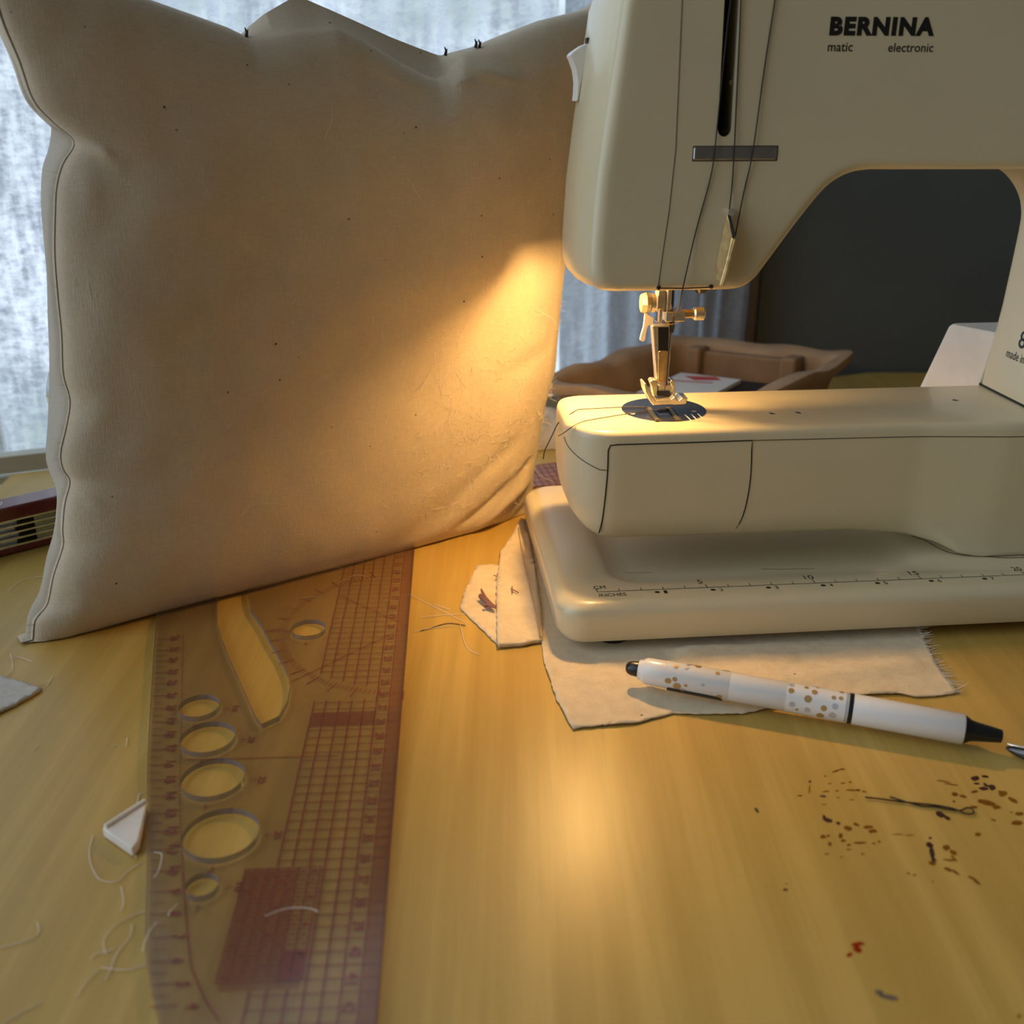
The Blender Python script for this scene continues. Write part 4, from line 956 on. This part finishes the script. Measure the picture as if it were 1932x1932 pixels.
def fr2t(u, v): p = G(u, v, .9); return (p-A).dot(ax)
tA = fr2t(1262, 1275); tB = fr2t(1375, 1300); tC = fr2t(1482, 1320); tD = fr2t(1600, 1345); tE = fr2t(1612, 1347)
plathe([(1.15, .56), (1.16, .585), (tB, RB), (tB+.02, RB-.01)]).build('dotted_sleeve', PEN, pen, angle=50)
plathe([(tB+.02, .59), (tC, .60), (tC+.02, .59)]).build('plain_barrel', PEN, pen, angle=50)
plathe([(tC+.02, .585), (tC+.03, .61), (tD-.12, .61)]).build('dotted_grip', PEN, pen, angle=50)
plathe([(tD-.12, .60), (tD, .60)]).build('silver_ring', GREYD, pen, angle=50)
plathe([(tD, .613), (tD+.16, .613)]).build('black_ring', BLACKP, pen, angle=50)
plathe([(tD+.16, .60), (tD+.2, .612), (L_-.04, .60), (L_, .57)]).build('white_cap', PEN, pen, angle=50)
plathe([(L_-.02, .55), (L_+.05, .54), (L_+.25, .42), (L_+.4, .38), (L_+1.0, .30), (L_+1.35, .25), (L_+1.38, .18)]).build('black_cap_end', BLACKP, pen, angle=50)
def dots(lst, m, nm_):
    d_ = MB()
    for t, an, r in lst:
        vs = [pp(t+r*math.cos(2*math.pi*k/14), an+r*math.sin(2*math.pi*k/14)/.61, .6165) for k in range(14)]; d_.add([pp(t, an, .617)]+vs, [(0, 1+k, 1+(k+1) % 14) for k in range(14)])
    d_.build(nm_, m, pen, recalc=False)
rd = random.Random(5); gd = []; sd = []
# angle from top towards the viewer is positive
for (f0, f1) in ((1.3, tB-.15), (tC+.15, tD-.25)):
    n_ = 0; used_ = []
    while n_ < 22:
        t = rd.uniform(f0, f1); an = rd.uniform(-1.4, 2.2); r = rd.choice([.06, .09, .12, .15])
        if any((t-a)**2+((an-b)*.6)**2 < (r+c+.06)**2 for a, b, c in used_):
            n_ += .2; continue
        used_.append((t, an, r)); n_ += 1; (gd if rd.random() < .68 else sd).append((t, an, r))
dots(gd, GOLDD, 'gold_dots'); dots(sd, GREYD, 'silver_dots')
cpm = MB().box((0, 0, 0), (0, 0, 0)) if False else None
# black strip for the clip with its shadow painted in, under the dotted sleeve
MB().prism([pp(1.35, 2.05, .6), pp(tB-.35, 2.05, .62), pp(tB-.2, 2.35, .62), pp(1.3, 2.35, .6)], (0, 0, -.06)).build('clip_and_shadow', BLACKP, pen)

# metal tool tip on the right edge
a = G(1897, 1410, .25); b = G(1990, 1440, .3)
tp = thing('metal_tweezers', 'metal tool tip poking in at the right edge beside the pen cap', 'tool', (a.x, a.y, 0))
MB().tube([a, a.lerp(b, .15), a.lerp(b, .5), b, b+(b-a)*1.5], [.04, .16, .25, .28, .3], 10).build('metal_tip', GUNM, tp)
MB().tube([a+Vector((.1, .1, .1)), a.lerp(b, .5)+Vector((0, .12, .14)), b+(b-a)*.8+Vector((0, .12, .16))], [.03, .12, .14], 8).build('upper_arm', CHROME, tp)

# bobby pin
hp = MB(); z = .08
hp.tube(spline([G(u, v, z) for u, v in ((1632, 1504), (1660, 1507), (1690, 1511), (1725, 1515), (1765, 1519), (1800, 1526), (1822, 1535), (1836, 1534), (1834, 1526), (1824, 1524), (1812, 1529), (1790, 1527), (1765, 1522), (1738, 1520), (1710, 1513), (1679, 1503))], 5), .03, 6)
tag(hp.build('bobby_pin', mat('dark_bronze_wire', (.05, .04, .03), rough=.4, metal=.7), org=G(1730, 1515)), 'thin dark bobby pin lying among the brown stains', 'hair pin')

# stains on the tabletop (closeup coordinates / 3.5 + 1380)
def stn(lst, m_, nm_, z=.004):
    s_ = MB()
    for cx, cy, rx, ry, an in lst:
        n_ = 18; pts = []
        for k in range(n_):
            a = 2*math.pi*k/n_; rr = 1+.35*noise.noise(Vector((math.cos(a)*1.7+cx, math.sin(a)*1.7+cy, rx)))
            x_ = rx*rr*math.cos(a); y_ = ry*rr*math.sin(a); c_, s__ = math.cos(an), math.sin(an)
            p = G(1380+(cx+x_*c_-y_*s__)/3.5, 1380+(cy+x_*s__+y_*c_)/3.5); pts.append(Vector((p.x, p.y, z)))
        s_.add(pts, [tuple(range(n_))])
    return s_.build(nm_, m_, tb, recalc=False)
DK = [(1610, 310, 30, 17, 0), (1675, 298, 24, 9, .15), (1620, 345, 20, 7, .1), (1680, 355, 22, 9, .6), (1665, 378, 30, 13, .1), (1720, 370, 26, 18, .5), (1470, 463, 9, 6, 0), (1380, 550, 32, 20, .4), (1425, 572, 22, 12, .5),
      (168, 522, 20, 10, .9), (518, 332, 9, 8, 0), (1312, 705, 11, 9, 0), (1308, 750, 24, 18, .3), (1325, 810, 50, 17, 1.35), (1345, 850, 14, 8, 1), (635, 585, 34, 14, .3), (612, 562, 12, 9, .6), (605, 428, 22, 7, .1), (705, 607, 16, 10, .6), (357, 1046, 18, 9, 0)]
LT = [(690, 262, 30, 6, -.3), (730, 250, 20, 6, 0), (650, 345, 16, 4, 0), (735, 342, 18, 5, 0), (785, 335, 12, 5, 0), (625, 397, 26, 6, -.1), (698, 393, 14, 5, 0), (800, 388, 50, 6, 0), (835, 388, 12, 9, 0), (878, 398, 18, 6, .2), (612, 483, 20, 4, 0), (705, 436, 14, 4, 0), (795, 452, 18, 4, 0), (620, 295, 12, 4, 0), (515, 385, 5, 30, .1), (452, 424, 18, 6, 0),
      (825, 615, 22, 10, .3), (770, 640, 30, 16, .3), (900, 632, 36, 12, 0), (930, 660, 30, 14, 0), (605, 695, 20, 14, 0), (640, 690, 12, 8, 0), (650, 745, 12, 14, 0), (722, 690, 14, 18, 0), (740, 722, 20, 10, 0), (850, 735, 45, 8, 0), (940, 740, 14, 6, 0), (975, 728, 10, 10, 0), (775, 780, 20, 5, 0), (865, 810, 12, 6, 0), (725, 830, 10, 5, 0), (630, 810, 16, 6, 0), (775, 750, 16, 8, 0),
      (1475, 415, 26, 12, .3), (1530, 430, 24, 10, .3), (1605, 398, 26, 10, -.2), (1790, 410, 30, 20, .2), (1680, 470, 60, 18, .2), (1600, 500, 30, 10, 0), (1750, 500, 30, 14, 0), (1730, 585, 18, 7, .3), (1860, 455, 40, 14, .5), (1900, 545, 30, 14, 0), (1890, 605, 40, 16, 0), (1850, 535, 12, 5, 0), (1630, 680, 20, 14, 0), (1420, 770, 26, 20, 0), (1465, 800, 26, 16, .5), (1440, 850, 40, 8, .1), (1470, 840, 30, 8, .8),
      (1430, 912, 28, 12, .4), (1480, 930, 34, 9, .6), (1590, 970, 34, 9, .5), (1625, 1000, 24, 9, .5), (1170, 938, 14, 7, .3), (1208, 950, 12, 7, 0), (1330, 992, 8, 6, 0), (1325, 870, 26, 14, .3), (1180, 685, 30, 4, 0), (1100, 680, 40, 4, 0), (362, 1008, 8, 6, 0), (1900, 1880, 14, 12, 0), (1400, 330, 50, 5, .15), (1450, 350, 50, 5, .15)]
stn(DK, STAIN, 'dark_stains')['kind'] = 'stuff'; stn(LT, STAINL, 'faint_stains', .003)['kind'] = 'stuff'
stn([(835, 1405, 46, 15, -.1), (835, 1440, 30, 22, .4), (780, 1475, 24, 14, -.5)], STAINR, 'red_smear', .003)
stn([(975, 1725, 32, 16, .3), (1040, 1755, 70, 18, .25)], clear('grey_smear', (.75, .72, .72), opaque=.5, ocol='77706c', rough=.5, gloss=False), 'grey_smear', .003)

# loose lint threads on the table and ruler
ll = MB()
LNS = [[(20, 1232), (24, 1262), (14, 1275), (2, 1284)], [(14, 1247), (36, 1240), (60, 1248)], [(14, 1118), (40, 1095), (84, 1087)], [(60, 1298), (85, 1296), (98, 1276)], [(10, 1288), (60, 1295), (95, 1285)],
       [(175, 1575), (168, 1610), (175, 1640), (190, 1660), (220, 1663), (240, 1645), (270, 1625)], [(228, 1672), (233, 1700), (228, 1718)], [(278, 1718), (250, 1727), (215, 1748), (195, 1775), (200, 1800)], [(248, 1745), (245, 1765), (220, 1800), (208, 1830), (198, 1850)], [(170, 1812), (180, 1800), (200, 1795), (215, 1790)],
       [(185, 1830), (165, 1850), (145, 1880)], [(190, 1825), (235, 1830), (275, 1820)], [(295, 1740), (280, 1760), (268, 1795)], [(258, 1520), (262, 1500), (270, 1495)], [(290, 1608), (305, 1612), (300, 1640), (290, 1655)], [(252, 1605), (256, 1618)], [(0, 1788), (50, 1775), (72, 1760), (70, 1740)],
       [(0, 1935), (40, 1910), (80, 1890)], [(335, 1705), (320, 1720), (318, 1728)], [(500, 1728), (540, 1714), (580, 1713), (600, 1720)], [(780, 1192), (820, 1184), (860, 1180)], [(795, 1165), (840, 1160), (905, 1157)], [(770, 1120), (840, 1155), (880, 1175)], [(820, 1140), (850, 1150)], [(640, 1100), (670, 1085), (700, 1090)], [(560, 1130), (600, 1125)],
       [(240, 1392), (238, 1408)], [(72, 1405), (62, 1416)], [(210, 1408), (220, 1406)], [(868, 1178), (880, 1220), (905, 1235)]]
for k, p in enumerate(LNS):
    hz = .4 if 285 < p[0][0] < 770 and p[0][1] > 1250 else .05
    ll.tube(spline([G(u, v, hz) for u, v in p], 6), .013, 5)
tag(ll.build('loose_lint', LINTM, org=G(220, 1750), recalc=False), 'loose white threads and lint scattered on the table around the ruler', 'lint', kind='stuff')
tag(MB().tube(spline([G(u, v, .04) for u, v in ((793, 1190), (812, 1185), (845, 1176), (878, 1180))], 4), .02, 5).build('dark_thread_snip', THREADM, org=G(820, 1185)), 'short dark thread snip on bare table between ruler and pointed scrap', 'thread')

# ------------------------------------------------------------------ pocket knife
K0 = G(0, 1053, 0); K1 = G(99, 1028, 0); kd = (K1-K0); kd.z = 0; kd.normalize(); kn_ = Vector((-kd.y, kd.x, 0))
pk = thing('pocket_knife', 'dark red multi-tool pocket knife partly hidden behind the pillow', 'pocket knife', K0+kd*1)
def KP(t, d, z): return K0+kd*t+kn_*d+Vector((0, 0, z))
def kbox(m_, t0, t1, d0, d1, z0, z1): m_.prism([KP(t0, d0, z0), KP(t1, d0, z0), KP(t1, d1, z0), KP(t0, d1, z0)], (0, 0, z1-z0))
def kscale(z0, z1, nm_):
    m_ = MB(); pts = []
    for t, d in ((-5.5, .3), (-5.8, .8), (-5.5, 1.4), (-5, 1.7), (4, 1.7), (4.5, 1.4), (4.7, .85), (4.5, .3), (4, 0), (-5, 0)): pts.append(KP(t, d, z0))
    m_.prism(pts, (0, 0, z1-z0)); return m_.build(nm_, KNIFER, pk, bevel=.16)
kscale(.03, .5, 'lower_scale'); ks = kscale(1.95, 2.75, 'upper_scale')
zz_ = [.5, .88, 1.24, 1.6, 1.95]
for i in range(5):
    m_ = MB(); kbox(m_, -5.2, 4.2, .02, 1.6, zz_[i]-.045, zz_[i]+.045); m_.build('liner', CHROME, pk)
for i in range(4):
    m_ = MB(); z0 = zz_[i]; kbox(m_, -5, 1.1+.15*(i % 2), .35, 1.2, z0+.07, zz_[i+1]-.07); m_.build('folded_blade', STEEL, pk)
    m_ = MB(); kbox(m_, 2.1, 4.1, .1, 1.5, z0+.05, zz_[i+1]-.05); m_.build('back_spring', STEEL, pk)
    m_ = MB(); kbox(m_, -5, 4.0, .9, 1.5, z0+.045, zz_[i+1]-.045); m_.build('dark_gap', DARK, pk)
em = MB(); cxk, cyk = .25, .95
shl = [(-.62, .38), (.55, .42), (.75, .0), (.5, -.42), (-.62, -.38), (-.75, 0), (-.62, .38)]
em.line([KP(cxk+a*.8, cyk+b*.95, 2.765) for a, b in shl], .07)
cr_ = [(-.35, .1), (-.1, .1), (-.1, .3), (.1, .3), (.1, .1), (.35, .1), (.35, -.1), (.1, -.1), (.1, -.3), (-.1, -.3), (-.1, -.1), (-.35, -.1)]
em.add([KP(cxk+a*.8, cyk+b*.95, 2.766) for a, b in cr_], [tuple(range(12))])
em.build('shield_emblem', WHITEP, ks, recalc=False)

# glass bottle peeking out behind the pillow
gp = G(110, 935, 0)
bq = V(96, 700, PP-PN*6.6, AZ); gb_ = thing('glass_bottle', 'clear glass bottle edge peeking out behind the left side of pillow', 'bottle', (bq.x+1.6, bq.y+.6, 0))
prof = [(1.3, .06), (1.55, .3), (1.7, 2), (1.9, 6), (2.1, 9.8), (1.9, 10.6), (1.55, 11.4), (1.5, 12)]
MB().tube([(bq.x+1.6, bq.y+.6, z_) for r, z_ in prof], [r for r, z_ in prof], 32).build('bottle_body', JAR, gb_, angle=60)
MB().tube([(bq.x+1.6, bq.y+.6, 9.3), (bq.x+1.6, bq.y+.6, 9.7)], 2.12, 32).build('gold_band', BRASS, gb_)

# ------------------------------------------------------------------ brown tray with booklet
TL, TBK, TRR, TF = Vector((1.0, 69.7, 0)), Vector((13.8, 84.3, 0)), Vector((26.9, 77.7, 0)), Vector((14.0, 63.0, 0))
tr = thing('brown_tray', 'shallow brown moulded tray standing behind the machine arm', 'tray', ((TL+TRR)/2))
def tray_pt(a, b): return TF*(1-a)*(1-b)+TL*a*(1-b)+TRR*(1-a)*b+TBK*a*b
def ring(ins, z, wob=0.0):
    out_ = []; n_ = 14; c = tray_pt(.5, .5)
    cs_ = [TL, TBK, TRR, TF]
    for i in range(4):
        p0, p1, p2 = cs_[i-1], cs_[i], cs_[(i+1) % 4]
        e1 = (p0-p1).normalized(); e2 = (p2-p1).normalized(); rr = 2.2; a_ = p1+e1*rr; b_ = p1+e2*rr
        for k in range(7):
            t = k/6; q_ = a_*(1-t)**2+p1*2*t*(1-t)+b_*t*t; out_.append(q_)
        nx = cs_[(i+1) % 4]+(p1-cs_[(i+1) % 4]).normalized()*rr
        for k in range(1, n_): out_.append(b_.lerp(nx, k/n_))
    res = []
    for k, q_ in enumerate(out_):
        d = (c-q_).normalized()*ins; res.append(Vector((q_.x+d.x, q_.y+d.y, z+wob*noise.noise(Vector((q_.x*.25, q_.y*.25, 1))))))
    return res
MB().loft([ring(3.4, .05), ring(2.4, 1.2), ring(1.2, 4.0, .2), ring(1.1, 4.25, .3), ring(0, 4.35, .5), ring(-.15, 4.7, .5), ring(0, 5.05, .5), ring(1.2, 5.0, .4), ring(1.7, 4.6, .3), ring(2.2, 2.5), ring(3.0, .7), ring(3.5, .5)]).build('tray_shell', TRAYM, tr, angle=50)
# moulded handle block on the inside of the far wall
hb = MB(); a = TBK.lerp(TRR, .18)+(TL-TBK).normalized()*2.0; b = TBK.lerp(TRR, .78)+(TL-TBK).normalized()*2.0; inw = (TF-TRR).normalized()
for p0, p1, z0, z1, d in ((a, b, .6, 4.6, 1.0), (a, a.lerp(b, .14), .6, 4.9, 1.7), (a.lerp(b, .86), b, .6, 4.9, 1.7), (a, b, .6, 1.6, 2.2)):
    hb.prism([Vector((p.x, p.y, z0)) for p in (p0, p1, p1+inw*d, p0+inw*d)], (0, 0, z1-z0))
hb.build('moulded_handle', TRAYI, tr, bevel=.25)
bk = thing('booklet', 'white booklet with red heading lying inside the brown tray', 'booklet', G(1300, 722, 1.4)-Vector((0, 0, .3)))
q = [G(u, v, 3.4) for u, v in ((1190, 745), (1285, 703), (1398, 716), (1330, 752), (1300, 765), (1180, 765))]
MB().prism([Vector((p.x, p.y, 3.1)) for p in q], (0, 0, .3)).build('cover', CARD, bk)
m_ = MB(); q = [G(u, v, 3.42) for u, v in ((1291, 709), (1350, 711), (1362, 717), (1310, 717))]; m_.add(q, [(0, 1, 2, 3)])
m_.line([G(1272, 718, 3.42), G(1345, 722, 3.42)], .25); m_.build('red_heading', REDC, bk, recalc=False)
q = [G(u, v, 3.05) for u, v in ((1290, 716), (1398, 717), (1468, 725), (1425, 760), (1300, 760))]
tag(MB().prism([Vector((p.x, p.y, .95)) for p in q], (0, 0, 2.1)).build('black_case', BLACKC, org=G(1420, 735, 1.0), bevel=.1), 'flat black case beside the booklet inside the brown tray', 'case')
